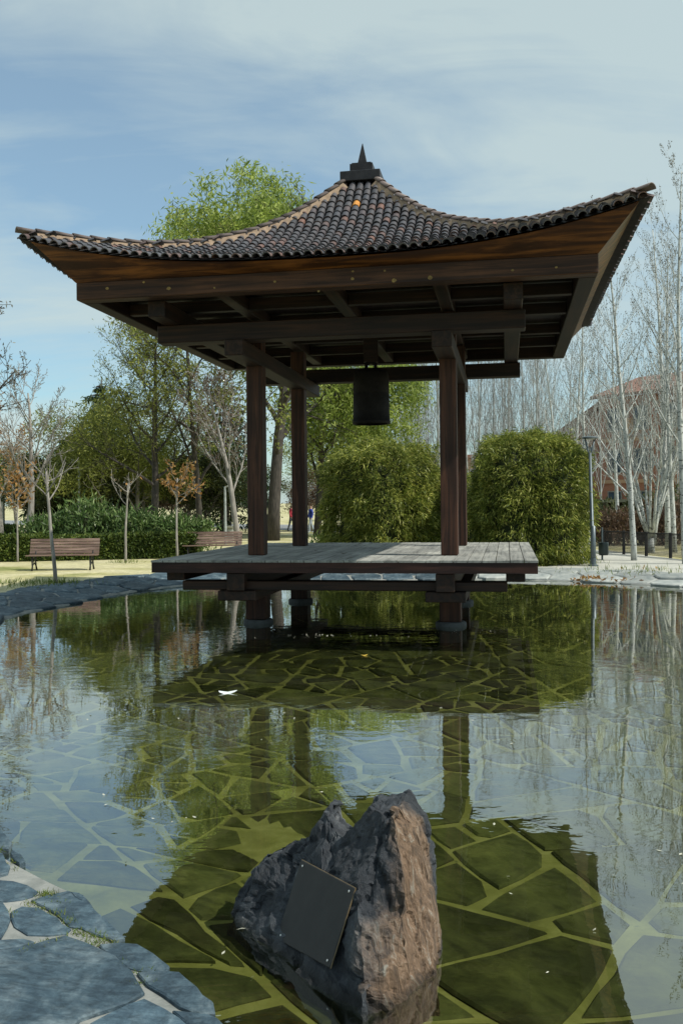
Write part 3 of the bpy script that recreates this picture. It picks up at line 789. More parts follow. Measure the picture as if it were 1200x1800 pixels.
# ---- leaves on the deck, scraps on the water
def debris(name, label, cat, loc, size, mat, rz, seed, group=None):
    r = random.Random(seed); mb = MB(); n = 10; vs = []
    for i in range(n):
        t = 6.283*i/n; q = size*(.55+.25*abs(math.cos(t))+r.uniform(-.08, .08)); vs.append((q*math.cos(t), q*.6*math.sin(t), .004+size*.12*math.cos(2*t)+r.uniform(0, .004)))
    vs += [(x, y, z-.003) for x, y, z in vs]; vs.append((0, 0, .006)); 
    mb.add(vs, [(i, (i+1) % n, 2*n) for i in range(n)]+[(i, n+i, n+(i+1) % n, (i+1) % n) for i in range(n)]); o = mb.build(name, mat); o.location = loc; o.rotation_euler = (0, 0, rz)
    return tag(o, label, cat, group)
DRY = simple('dry_brown_leaf', (.06, .04, .025), .8, 0, 40, .4)
for i, (px, py, s_, lb) in enumerate([(604,974,.07,'largest dry brown leaf on the shaded deck boards near the middle'),(632,957,.06,'dry leaf near the back edge of the deck behind the middle'),(555,969,.045,'small dry leaf on the deck just right of the left rear post')]):
    p = atz(px, py, HD); debris('fallen_leaf', lb, 'leaf', (p.x, p.y, HD+.012), s_, DRY, i*1.1, i, 'dry leaves on the deck')
p = atz(400, 1218, 0); debris('floating_scrap', 'white scrap of paper floating on the pond before the deck', 'paper', (p.x, p.y, .006), .13, simple('white_paper', (.62, .66, .66), .8, 0, 20, .1), .1, 9)
p = atz(640, 1153, 0); debris('floating_leaf', 'tiny yellow leaf floating in the shade under the deck', 'leaf', (p.x, p.y, .006), .06, simple('yellow_leaf', (.5, .34, .05), .7, 0, 20, .2), .4, 12)

pp = []; rs0 = np.random.default_rng(77)
for px, py, n, sx, sy in [(560,1118,40,.5,.12),(860,1050,26,.5,.2),(800,1112,18,.4,.15),(330,1260,14,1.2,.6),(900,1300,14,1.6,.7),(240,1440,12,.7,.4),(460,1640,10,.3,.3),(980,1560,10,.6,.4)]:
    c = atz(px, py, 0)
    for _ in range(n): pp.append((c.x+rs0.normal()*sx, c.y+rs0.normal()*sy, .004))
pp = [p for p in pp if shore(p[0], p[1]) < -.1]
q = leaf_quads(rs0, np.array(pp), .035, .016, (0, 0, 0), 1); q[:, :, 2] = .003+.25*np.abs(q[:, :, 2]-.004)
tag(link('floating_debris', quads_mesh('floating_debris', q), simple('pale_petals', (.42, .42, .34), .8, 0, 30, .5)), 'tiny pale leaf scraps floating on the pond', kind='stuff')
# ------------------------------------------------------------------ boulder with a plaque
def rock_mat():
    m, nt, N, L, b = new_mat('slate_boulder')
    tc = N.new('ShaderNodeTexCoord')
    mp = N.new('ShaderNodeMapping'); mp.inputs['Scale'].default_value = (13, 13, .8); mp.inputs['Rotation'].default_value = (0, math.radians(8), 0); L.new(tc.outputs['Object'], mp.inputs[0])
    n = noise_n(N, L, mp, 2.2, 9, .65, 1.2)
    mp2 = coords(N, L, (4, 4, 3)); n2 = noise_n(N, L, mp2, 1.2, 8, .65, .4)
    slate = ramp(N, [(.30, (.009, .011, .015)), (.5, (.024, .029, .037)), (.62, (.062, .070, .080)), (.74, (.26, .265, .265))]); L.new(n2.outputs[0], slate.inputs[0])
    rust = ramp(N, [(.28, (.034, .027, .021)), (.42, (.10, .066, .043)), (.56, (.19, .122, .076)), (.70, (.28, .26, .22))]); L.new(n.outputs[0], rust.inputs[0])
    at_ = N.new('ShaderNodeAttribute'); at_.attribute_name = 'rust'
    nz = N.new('ShaderNodeMath'); nz.operation = 'MULTIPLY_ADD'; L.new(n2.outputs[0], nz.inputs[0]); nz.inputs[1].default_value = .7; nz.inputs[2].default_value = -.35
    ad = N.new('ShaderNodeMath'); ad.operation = 'ADD'; ad.use_clamp = True; L.new(at_.outputs['Fac'], ad.inputs[0]); L.new(nz.outputs[0], ad.inputs[1])
    st = ramp(N, [(.35, (0, 0, 0)), (.6, (1, 1, 1))]); L.new(ad.outputs[0], st.inputs[0])
    c = mixc(N, L, st.outputs[0], slate.outputs[0], rust.outputs[0])
    sp = N.new('ShaderNodeSeparateXYZ'); L.new(tc.outputs['Object'], sp.inputs[0])
    wz = N.new('ShaderNodeMath'); wz.operation = 'MULTIPLY_ADD'; wz.inputs[1].default_value = .06; L.new(n2.outputs[0], wz.inputs[0]); L.new(sp.outputs[2], wz.inputs[2])
    wet = ramp(N, [(.045, (.35, .34, .30)), (.075, (1, 1, 1))]); L.new(wz.outputs[0], wet.inputs[0])
    c = mixc(N, L, 1.0, c, wet.outputs[0], 'MULTIPLY'); L.new(c, b.inputs['Base Color'])
    b.inputs['Roughness'].default_value = .62; b.inputs['Specular IOR Level'].default_value = .4
    a = N.new('ShaderNodeMath'); a.operation = 'ADD'; L.new(n.outputs[0], a.inputs[0]); L.new(n2.outputs[0], a.inputs[1])
    bump_n(N, L, a.outputs[0], b, .8, .035); return m
RB = at(610, 1700, 3.95); RB.z = 0
rock = thing('boulder', 'jagged slate boulder with rusty right face rising from the pond in front', 'boulder', RB)
def rp(px, py, Y): return at(px, py, Y)-RB
def rz0(px, py): p = atz(px, py, 0); return p-RB
V = {}
V['a0'] = rz0(398, 1612); V['a1'] = rz0(505, 1705); V['D'] = rz0(642, 1806); V['S'] = rz0(690, 1778); V['E'] = rz0(726, 1752); V['F'] = rz0(770, 1716)
V['t0'] = rp(408, 1575, 4.46); V['t1'] = rp(435, 1532, 4.46); V['t2'] = rp(490, 1500, 4.42); V['t3'] = rp(524, 1486, 4.36); V['t4'] = rp(571, 1420, 4.33); V['t5'] = rp(603, 1472, 4.20)
V['t6'] = rp(648, 1416, 4.12); V['t7'] = rp(704, 1414, 4.10); V['t8'] = rp(738, 1455, 4.08); V['t9'] = rp(760, 1540, 4.02); V['t10'] = rp(768, 1630, 3.93)
V['m0'] = rp(660, 1484, 3.98); V['m1'] = rp(624, 1558, 3.86); V['m2'] = rp(632, 1640, 3.70); V['m3'] = rp(638, 1730, 3.57)
V['s0'] = rp(692, 1440, 3.98); V['s1'] = rp(706, 1520, 3.85); V['s2'] = rp(712, 1610, 3.77); V['s3'] = rp(720, 1690, 3.70)
V['q0'] = rp(701, 1438, 4.06); V['q1'] = rp(716, 1520, 3.95); V['q2'] = rp(722, 1610, 3.88); V['q3'] = rp(730, 1688, 3.80)
V['l0'] = rp(500, 1580, 4.20); V['l1'] = rp(560, 1640, 3.95); V['l2'] = rp(560, 1540, 4.10)
keys = list(V.keys()); ix = {k: i for i, k in enumerate(keys)}
vs = [V[k].copy() for k in keys]
rust_f = set()
def tri(*ks): return tuple(ix[k] for k in ks)
faces = [tri('a0','a1','l0'), tri('a0','l0','t0'), tri('t0','l0','t1'), tri('t1','l0','t2'), tri('t2','l0','l2'), tri('t2','l2','t3'), tri('t3','l2','t4'), tri('t4','l2','t5'),
         tri('l0','a1','l1'), tri('l0','l1','l2'), tri('a1','D','l1'), tri('D','m3','l1'), tri('m3','m2','l1'), tri('m2','m1','l1'), tri('m1','l2','l1'), tri('m1','m0','l2'), tri('m0','t5','l2'), tri('m0','t6','t5'),
         tri('m0','s0','t6'), tri('s0','t7','t6'), tri('m0','m1','s1'), tri('m0','s1','s0'), tri('m1','m2','s2'), tri('m1','s2','s1'), tri('m2','m3','s3'), tri('m2','s3','s2'), tri('m3','D','S'), tri('m3','S','E'), tri('m3','E','s3'),
         tri('s0','q0','t7'), tri('s0','s1','q1'), tri('s0','q1','q0'), tri('s1','s2','q2'), tri('s1','q2','q1'), tri('s2','s3','q3'), tri('s2','q3','q2'), tri('s3','E','q3'),
         tri('q0','t8','t7'), tri('q0','q1','t8'), tri('q1','t9','t8'), tri('q1','q2','t9'), tri('q2','t10','t9'), tri('q2','q3','t10'), tri('q3','F','t10'), tri('q3','E','F')]
wgt = {'s0':.5,'s1':.5,'s2':.55,'s3':.6,'q0':.85,'q1':1,'q2':1,'q3':1,'E':.9,'F':.8,'t8':1,'t9':1,'t10':1,'t7':.55,'S':.6,'m3':.42,'m2':.35,'m1':.2,'m0':.25}
rw = [wgt.get(k, 0.0) for k in keys]
# back side: ring pushed away from the camera
ringk = ['a0','t0','t1','t2','t3','t4','t5','t6','t7','t8','t9','t10','F']
back = []
for k in ringk:
    p = V[k].copy(); dz = -.04 if p.z > .05 else 0
    q = p+Vector((.06, .34, dz)); back.append(len(vs)); vs.append(q); rw.append(.2)
for i in range(len(ringk)-1):
    a, b_ = ix[ringk[i]], ix[ringk[i+1]]; faces += [(a, b_, back[i+1]), (a, back[i+1], back[i])]
bc = len(vs); vs.append(Vector((.05, .75, .25))); rw.append(.1)
bb = len(vs); vs.append(Vector((.05, .95, 0))); rw.append(0)
for i in range(len(ringk)-1): faces.append((back[i], back[i+1], bc))
faces += [(back[0], bc, bb), (back[-1], bb, bc)]
# skirt under water
base = ['a0','a1','D','S','E','F']; sk = []
for k in base: sk.append(len(vs)); p = V[k]; vs.append(Vector((p.x*1.05, p.y*1.02, -.3))); rw.append(wgt.get(k, 0)*.5)
for i in range(len(base)-1): faces += [(ix[base[i]], sk[i], sk[i+1]), (ix[base[i]], sk[i+1], ix[base[i+1]])]
sb = len(vs); vs.append(Vector((.05, .95, -.3))); rw.append(0)
faces += [(ix['F'], sk[-1], sb), (ix['F'], sb, bb), (ix['F'], bb, back[-1]), (ix['a0'], bb, sb), (ix['a0'], sb, sk[0]), (ix['a0'], back[0], bb)]
bm = bmesh.new(); lay = bm.verts.layers.float.new('rust'); bv = [bm.verts.new(v) for v in vs]
for v, w_ in zip(bv, rw): v[lay] = w_
for f in faces:
    try: bm.faces.new([bv[i] for i in f])
    except ValueError: pass
bmesh.ops.recalc_face_normals(bm, faces=bm.faces)
bmesh.ops.subdivide_edges(bm, edges=list(bm.edges), cuts=3, use_grid_fill=True)
bmesh.ops.triangulate(bm, faces=[f for f in bm.faces if len(f.verts) > 3])
for _ in range(2): bmesh.ops.subdivide_edges(bm, edges=list(bm.edges), cuts=1, use_grid_fill=True)
bmesh.ops.triangulate(bm, faces=[f for f in bm.faces if len(f.verts) > 4])
bm.normal_update()
newco = {}
def fr(p, o=5): return noise.fractal(p, 1.0, 2.1, o)
for v in bm.verts:
    p = v.co; r_ = v[lay]
    k = max(0, min(1, (r_-.5)*2.2)); mid = max(0, 1-abs(r_-.42)/.35)
    def shard(q, amp):                    # flat, tilted splinters with sharp steps between them
        dd, pp = noise.voronoi(q); c_ = pp[0]; hsh = noise.cell(c_*37.1+Vector((.5, .5, .5)))
        tv = Vector((noise.cell(c_*11.3), noise.cell(c_*17.7+Vector((3, 1, 2))), noise.cell(c_*23.9+Vector((7, 5, 1)))))
        return amp*(hsh*.8+.55*(q-c_).dot(tv)) - amp*.5*max(0, .10-(dd[1]-dd[0]))/.10
    wp = p+Vector((fr(p*4), fr(p*4+Vector((9, 1, 4))), fr(p*4+Vector((2, 7, 5)))))*.025
    lean = Vector((wp.x+wp.z*.22, wp.y, wp.z))
    g1 = shard(Vector((lean.x*5, lean.y*5, lean.z*1.9)), .022); g2 = shard(Vector((lean.x*12, lean.y*12, lean.z*3.6)), .011); g3 = shard(Vector((lean.x*30, lean.y*30, lean.z*8)), .0045)
    stri = noise.ridged_multi_fractal(Vector((lean.x*22, lean.y*22, lean.z*2.4)), .9, 2.1, 4, 1.0, 2.0)
    h = (g1+g2)*(1-k*.6)+g3*(1-k*.4)+mid*(stri-1.1)*.009+k*(stri-1.1)*.003+fr(wp*9)*.003
    h -= .020
    if p.z > .30: h += .008*fr(p*14)*(1-k*.4)
    newco[v] = p+v.normal*h
for v, c in newco.items(): v.co = c
me = bpy.data.meshes.new('boulder_body'); bm.to_mesh(me); bm.free()
me.polygons.foreach_set('use_smooth', [True]*len(me.polygons))
try: me.set_sharp_from_angle(angle=math.radians(16))
except Exception: pass
link('boulder_body', me, rock_mat(), rock)
from mathutils.bvhtree import BVHTree
bvh = BVHTree.FromPolygons([v.co for v in me.vertices], [tuple(p.vertices) for p in me.polygons])
def hit(px, py):
    q = bvh.ray_cast(Vector((0, 0, H))-RB, ray(px, py).normalized()); return q[0]
# plaque screwed to the left face
QP = [(529, 1511), (623, 1561), (579, 1702), (485, 1650)]
smp = []
for a in np.linspace(.06, .94, 9):
    for b in np.linspace(.06, .94, 9):
        px = (1-b)*((1-a)*QP[0][0]+a*QP[1][0])+b*((1-a)*QP[3][0]+a*QP[2][0]); py = (1-b)*((1-a)*QP[0][1]+a*QP[1][1])+b*((1-a)*QP[3][1]+a*QP[2][1])
        q = hit(px, py)
        if q is not None: smp.append(q)
A = np.array([tuple(q) for q in smp]); c0 = A.mean(0); nrm = Vector(np.linalg.svd(A-c0)[2][2])
if nrm.y > 0: nrm = -nrm
off = float(np.percentile((A-c0) @ np.array(nrm), 90))+.012
o_ = Vector((0, 0, H))-RB; pc = Vector(c0)+nrm*off
qc = [o_+ray(*q)*((pc-o_).dot(nrm)/ray(*q).dot(nrm)) for q in QP]
plq = thing('plaque', 'dark bare metal plaque screwed to the shaded face of the boulder', 'plaque', RB)
mb = MB(); f4 = [q for q in qc]+[q-nrm*.012 for q in qc]
mb.add(f4, [(0, 1, 2, 3), (7, 6, 5, 4), (0, 4, 5, 1), (1, 5, 6, 2), (2, 6, 7, 3), (3, 7, 4, 0)]); bm = None
po = mb.build('plate', simple('dark_bronze_plate', (.009, .008, .0075), .6, .0, 14, .5), plq); bevel(po, .003)
EDGEM = simple('brass_edge', (.15, .11, .06), .6, .4, 20, .3)
mb = MB()
for i in (0, 1): mb.tube([qc[i]-nrm*.006, qc[i+1]-nrm*.006], [.003, .003], 6)
mb.build('brass_rim', EDGEM, plq)
ctr = sum(qc, Vector())/4
for q in qc:
    p = q.lerp(ctr, .13); mb = MB(); a = nrm.orthogonal().normalized(); b_ = nrm.cross(a)
    ring = [p+nrm*.002+(a*math.cos(t*.785)+b_*math.sin(t*.785))*.006 for t in range(8)]; top = p+nrm*.006
    mb.add(ring+[top], [(i, (i+1) % 8, 8) for i in range(8)]); mb.build('screw', simple('bright_screw', (.6, .6, .58), .3, .8, 20, .1), plq)
# bracket posts holding the plaque to the rock
mb = MB()
for q in qc:
    p = q.lerp(ctr, .2); mb.tube([p-nrm*.01, p-nrm*.12], [.012, .012], 6)
mb.build('bracket', IRON, plq)

# ------------------------------------------------------------------ trees and shrubs
UP = Vector((0, 0, 1))
class Tree:
    """recursive limbs; collects the twigs for leaves"""
    def __init__(s, seed): s.r = random.Random(seed); s.mb = MB(); s.tw = []
    def rv(s): return Vector((s.r.gauss(0, 1), s.r.gauss(0, 1), s.r.gauss(0, 1)))
    def grow(s, p, d, L, r, lv, P):
        ns = P['seg'][lv]; pts = [p.copy()]; rads = [r]; ds = [d.copy()]
        for i in range(ns):
            d = (d+s.rv()*P['wan'][lv]+UP*P['trop'][lv]).normalized(); p = p+d*(L/ns)
            pts.append(p.copy()); ds.append(d.copy()); rads.append(max(r*(1-(i+1)/ns*(1-P['tap'][lv])), P.get('rmin', .004)))
        s.mb.tube(pts, rads, P['sides'][lv], lv == 0)
        last = lv == len(P['seg'])-1
        if last or lv >= P.get('leaf_from', 99): s.tw.append(pts)
        if last: return
        n = P['n'][lv]; lo = P['lo'][lv]; hi = P.get('hi', [1]*9)[lv]; ph = s.r.random()*6.28
        for k in range(n):
            t = lo+(hi-lo)*(k+s.r.random()*.8)/n; f = t*ns; i = min(int(f), ns-1); q = pts[i].lerp(pts[i+1], f-i); dd = ds[i+1]
            ph += 2.4+s.r.uniform(-.4, .4); a = dd.orthogonal().normalized(); b = dd.cross(a); sd_ = a*math.cos(ph)+b*math.sin(ph)
            an = math.radians(P['ang'][lv]*s.r.uniform(.75, 1.25)); nd = dd*math.cos(an)+sd_*math.sin(an)
            prof = P['prof'](t) if lv == 0 else 1-.35*t
            rr = rads[i]*(1-(f-i))+rads[i+1]*(f-i)
            s.grow(q, nd, L*P['len'][lv]*prof*s.r.uniform(.75, 1.2), max(rr*P['rr'][lv], P.get('rmin', .004)), lv+1, P)
    def leaves(s, rs, per, L, W_, bias, spread, jit, curl=0, frac=(.15, 1)):
        out = []
        for pts in s.tw:
            n = per if per >= 1 else (1 if rs.random() < per else 0)
            for _ in range(int(n)):
                t = (frac[0]+(frac[1]-frac[0])*rs.random())*(len(pts)-1); i = min(int(t), len(pts)-2); q = pts[i].lerp(pts[i+1], t-i); out.append((q.x, q.y, q.z))
        pos = np.array(out)+rs.normal(size=(len(out), 3))*jit
        return leaf_quads(rs, pos, L, W_, bias, spread, curl)
def tree_thing(name, label, loc, T, bk, leafP=None, lmat=None, group=None, rz=0, sc=1, cat='tree'):
    t = thing(name, label, cat, loc, rz, group); t.scale = (sc,)*3
    T.mb.build('trunk', bk, t, True)
    if leafP is not None: link('crown', quads_mesh('crown', leafP), lmat, t)
    return t
def place(t, label, loc, rz, sc, group=None, first=False):
    o = t if first else copy_tree(t); o.location = loc; o.rotation_euler = (0, 0, rz); o.scale = (sc,)*3 if isinstance(sc, (int, float)) else sc; o['label'] = label
    if group: o['group'] = group
    return o
def gnd(px, Y): p = at(px, 900, Y); return Vector((p.x, p.y, .16))

# white poplars: slender, steeply rising twigs with dark buds
def poplar(seed, h, lo, dens=1.0, spread=1.0):
    T = Tree(seed)
    P = dict(seg=[14, 7, 5, 3], wan=[.014, .05, .08, .10], trop=[.03, .10, .14, .12], tap=[.12, .2, .25, .4], sides=[8, 5, 4, 3], rmin=.0024,
             n=[int(24*dens), 6, 4], lo=[lo, .18, .2], ang=[38*spread, 28, 26], len=[.30, .48, .46], rr=[.40, .48, .5], prof=lambda t: (1.15-.85*t), leaf_from=2)
    T.grow(Vector((0, 0, -.1)), Vector((T.r.uniform(-.03, .03), 0, 1)).normalized(), h, h*.0095, 0, P); return T
rs = np.random.default_rng(8)
PG = 'bare white poplars on the right'
p_proto = []
for i, (h, lo, dn, sp) in enumerate([(12.5, .19, 1.25, 1.15), (12.0, .24, 1.0, 1.0), (13.5, .14, 1.1, .85)]):
    T = poplar(100+i, h, lo, dn, sp); p_proto.append(tree_thing('white_poplar', 'x', (0, 0, 0), T, BK_WHITE, T.leaves(rs, 4, .045, .028, (0, 0, .7), .6, .015), LF_BUD, PG))
near = [(1113,27.2,0,.80,.3,'bare white poplar with pale spotted trunk standing right of the street lamp'),
        (1204,25.5,1,.92,2.1,'thick bare white poplar cut by the right edge of the photo'),
        (1034,30.3,1,.72,1.0,'bare white poplar whose trunk shows directly behind the lamp post'),
        (1172,33.5,2,.90,4.0,'bare white poplar behind the fence near the right edge'),
        (985,37,2,.66,5.0,'bare white poplar rising behind the right rounded bush'),
        (1085,38,1,.80,0.6,'bare white poplar before the left corner of the brick building'),
        (1184,31,1,.86,1.5,'bare white poplar close left of the thick one at the right edge'),
        (1012,42,0,.80,4.4,'bare poplar between the right bush and the lamp'),
        (1240,30,0,.92,3.3,'bare white poplar just outside the right frame edge with twigs reaching in')]
used = set()
for px, Y, k, sc, rz, lb in near:
    place(p_proto[k], lb, gnd(px, Y), rz, sc, PG, k not in used); used.add(k)
# multi-stemmed young poplar behind the fence
T = Tree(55)
P = dict(seg=[7, 5, 3], wan=[.04, .07, .1], trop=[.05, .1, .12], tap=[.2, .25, .4], sides=[6, 4, 3], rmin=.005, n=[11, 5], lo=[.25, .2], ang=[30, 28], len=[.32, .45], rr=[.5, .6], prof=lambda t: 1.1-.6*t, leaf_from=1)
for k in range(9):
    a = k*.7; T.grow(Vector((.06*math.cos(a), .06*math.sin(a), .25+.05*k)), Vector((math.cos(a)*(.08 if k == 0 else .33), math.sin(a)*.33, 1)).normalized(), 5.2 if k else 6.5, .055 if k else .09, 0, P)
T.mb.tube([Vector((0, 0, -.1)), Vector((0, 0, .5))], [.13, .10], 8)
tree_thing('young_poplar', 'low many stemmed pale poplar fanning out behind the fence', gnd(1143, 31.0), T, BK_WHITE, T.leaves(rs, 2, .04, .02, (0, 0, .7), .6, .01), LF_BUD)
# the far row seen between and beside the posts
FG = 'far row of thin bare poplars'
far = [(702,64),(716,58),(728,66),(741,60),(752,68),(764,57),(838,56),(852,62),(866,54),(880,60),(893,52),(906,58),(921,50),(938,55),(955,48),(970,52),(1012,46),(1055,52),(1105,47),(1135,54),(1160,46),(1190,50)]
far += [(px+7*math.sin(px), 56+10*math.sin(px*1.7)) for px in range(700, 1000, 17)]
def far_label(px):
    if px < 772: return 'thin bare poplar in the far row seen between the bell and the right posts', FG+' left of the right posts'
    if px < 900: return 'thin bare poplar in the far row rising above the left half of the right bush', FG+' above the right bush'
    if px < 975: return 'thin bare poplar in the far row rising above the right half of the right bush', FG+' left of the brick building'
    return 'thin grey poplar standing close before the brick building', FG+' before the brick building'
for i, (px, Y) in enumerate(far):
    lb_, g_ = far_label(px)
    place(p_proto[i % 3], lb_, gnd(px, Y), i*1.7, tuple((.98+.10*math.sin(i*2.3))*(1 if px < 960 else .82)*k for k in (.62, .62, 1.0)), g_)
BK_FAR = bark('grey_poplar_bark', (.20, .21, .215), (.36, .38, .38))
for o in list(COL.objects):
    if str(o.get('group', '')).startswith(FG):
        for ch in o.children:
            if ch.name.startswith('trunk'): ch.material_slots[0].link = 'OBJECT'; ch.material_slots[0].material = BK_FAR

# the big spring-green tree behind the pavilion
P = dict(seg=[8, 8, 6, 5], wan=[.05, .10, .14, .12], trop=[.02, .05, .0, -.08], tap=[.35, .2, .25, .4], sides=[10, 7, 5, 3], rmin=.010,
         n=[15, 9, 7], lo=[.30, .25, .15], ang=[46, 44, 48], len=[.60, .48, .46], rr=[.55, .5, .5], prof=lambda t: 1.05-.35*t, leaf_from=1)
def willow(seed, h, per, top, cx_px, Y, label, rz, P, L=.30, lm=LF_WILLOW, lean=0.0, base_px=None, dome=None, extra=30000):
    T = Tree(seed); T.grow(Vector((0, 0, -.1)), Vector((lean, 0, 1)).normalized(), h, h*.024, 0, P)
    rs_ = np.random.default_rng(seed); tips = np.array([tuple(p[-1]) for p in T.tw]); sc = top/np.percentile(tips[:, 2], 99.5)
    q = T.leaves(rs_, per, L, .07, (0, 0, -.5), .7, .24, .1)*sc
    base = gnd(base_px or cx_px, Y); c = np.array(dome[0])-np.array(base); r_ = np.array(dome[1])
    nb = 110; v = rs_.normal(size=(nb, 3)); v /= np.linalg.norm(v, axis=1)[:, None]; v = c+v*r_*(rs_.random((nb, 1))**.4)*.93
    add = [b+rs_.normal(size=(extra//nb, 3))*np.array([.42, .42, .34]) for b in v]
    q = np.concatenate([q, leaf_quads(rs_, np.concatenate(add), L, .07, (0, 0, -.5), .7, .1)])
    m = (((q[:, 0]-c)/r_)**2).sum(1); low = q[:, 0, 2] < c[2]
    ok = (m < 1+.18*rs_.random(len(m))) | (low & ((((q[:, 0, :2]-c[:2])/r_[:2])**2).sum(1) < 1) & (rs_.random(len(m)) < .5))
    for i, (x, y, z) in enumerate(T.mb.v):
        p_ = np.array((x, y, z))*sc; d_ = (((p_-c)/r_)**2).sum()
        if p_[2] > c[2] and d_ > 1: p_ = c+(p_-c)/math.sqrt(d_)
        T.mb.v[i] = tuple(p_)
    t = tree_thing('willow_tree', label, base, T, BK_DARK, q[ok], lm)
    return t
willow(31, 12.5, 34, 18.6, 452, 44.4, 'tall spring green tree rising behind the pavilion roof', 0, P, base_px=480, dome=(at(425, 455, 44.4), (4.6, 4.6, 4.6)), extra=27000)
# second trunk with a leaning limb, right of the rear left post
willow(33, 11, 26, 11.5, 640, 49, 'light green tree with a forked dark trunk seen behind the bell', 0, dict(P, n=[10, 8, 7]), lean=.16, base_px=556, dome=(at(632, 715, 49), (4.4, 4, 3.2)), extra=20000)
# lacy dark-leaved tree under the left eave
T = Tree(35)
P3 = dict(P, leaf_from=2, n=[11, 8, 7], wan=[.06, .12, .16, .14], trop=[.02, .04, 0, -.05]); T.grow(Vector((0, 0, -.1)), UP, 9.5, .16, 0, P3)
tree_thing('lacy_tree', 'loose airy tree with sparse green leaves seen under the left eave', gnd(352, 38), T, BK_DARK, T.leaves(rs, 9, .22, .07, (0, 0, -.3), .9, .15), LF_OLIVE, rz=1.2, sc=.92)

# bare dark tree with yellow-green haze of buds (trunk at the oleanders)
T = Tree(41)
P4 = dict(seg=[9, 7, 5, 4], wan=[.04, .08, .11, .12], trop=[.02, .07, .07, .06], tap=[.2, .2, .25, .4], sides=[8, 6, 4, 3], rmin=.008,
          n=[17, 9, 6], lo=[.28, .2, .15], ang=[52, 38, 36], len=[.46, .46, .45], rr=[.5, .5, .5], prof=lambda t: 1.1-.72*t, leaf_from=2)
T.grow(Vector((0, 0, -.1)), UP, 8.8, .19, 0, P4)
tree_thing('budding_tree', 'dark bare tree with straight trunk and fanned limbs behind the oleanders', gnd(271, 37), T, BK_DARK, T.leaves(rs, 12, .13, .03, (0, 0, .2), .9, .14), LF_OLIVE, rz=.5)
# pale grey bare trees at far left
T = Tree(43)
P5 = dict(P4, n=[11, 8, 6], lo=[.32, .2, .15], ang=[40, 36, 34], len=[.55, .46, .45]); T.grow(Vector((0, 0, -.1)), UP, 6.0, .14, 0, P5)
tree_thing('bare_tree', 'pale bare tree with forked crown standing left of the bench', gnd(49, 33), T, BK_GREY, T.leaves(rs, 1, .10, .03, (0, 0, .3), .8, .04), LF_BUD, rz=.2)
T = Tree(44); T.grow(Vector((0, 0, -.1)), Vector((-.1, 0, 1)).normalized(), 6.2, .13, 0, P5)
tree_thing('rusty_tree', 'twiggy grey tree with reddish brown buds beside the left front post', gnd(421, 33.5), T, BK_GREY, T.leaves(rs, 4, .10, .035, (0, 0, .2), .9, .06), LF_BROWN, rz=.9)
T = Tree(45); T.grow(Vector((0, 0, -.1)), UP, 5.6, .12, 0, P5)
tree_thing('orange_leaf_tree', 'small tree with yellow and orange leaves at the left edge', gnd(4, 36), T, BK_GREY, T.leaves(rs, 5, .15, .05, (0, 0, -.2), .9, .08), LF_RUST, rz=2)
T = Tree(46); T.grow(Vector((0, 0, -.1)), UP, 10.0, .2, 0, dict(P4, n=[14, 9, 6], ang=[60, 40, 36]))
tree_thing('bare_tree', 'tall dark twiggy tree reaching in from the left edge of the sky', gnd(-105, 27), T, BK_DARK, T.leaves(rs, 6, .12, .035, (0, 0, -.4), .7, .05), LF_BUD, rz=0)

# saplings on the lawn
def sapling(seed, h, lean, r=.028, fork=.62, nl=6, L=.42):
    T = Tree(seed)
    P = dict(seg=[8, 5, 4], wan=[.025, .12, .14], trop=[.03, .16, .12], tap=[.5, .3, .3], sides=[8, 6, 4], rmin=.006, n=[nl, 4], lo=[fork, .25], ang=[58, 40], len=[L, .5], rr=[.62, .6], prof=lambda t: 1.15-.5*t, leaf_from=1)
    T.grow(Vector((0, 0, -.05)), Vector((lean, 0, 1)).normalized(), h, r*1.5, 0, P); return T
T = sapling(61, 2.75, -.035, .034, .70, 8, .48); tree_thing('sapling', 'leaning bare sapling standing on the lawn in front of the bench', atz(99, 1027, .165), T, BK_GREY)
T = sapling(62, 2.55, .01, .03, .72, 5, .44); tree_thing('sapling', 'thin forked bare sapling right of the bench before the hedge', atz(221, 989, .165), T, BK_GREY, T.leaves(rs, .5, .14, .06, (0, 0, -.4), .8, .03), LF_RUST)
T = sapling(63, 2.75, .0, .03, .66, 9, .40); tree_thing('sapling', 'thin sapling with orange leaves left of the second bench', atz(312, 983, .165), T, BK_GREY, T.leaves(rs, 6, .16, .07, (0, 0, -.3), .9, .07), LF_RUST)
T = sapling(64, 2.6, .0, .024, .62, 9, .45); tree_thing('sapling', 'slim orange leaved sapling at the far left before the hedge', atz(32, 988, .165), T, BK_GREY, T.leaves(rs, 6, .16, .07, (0, 0, -.3), .9, .09), LF_RUST)

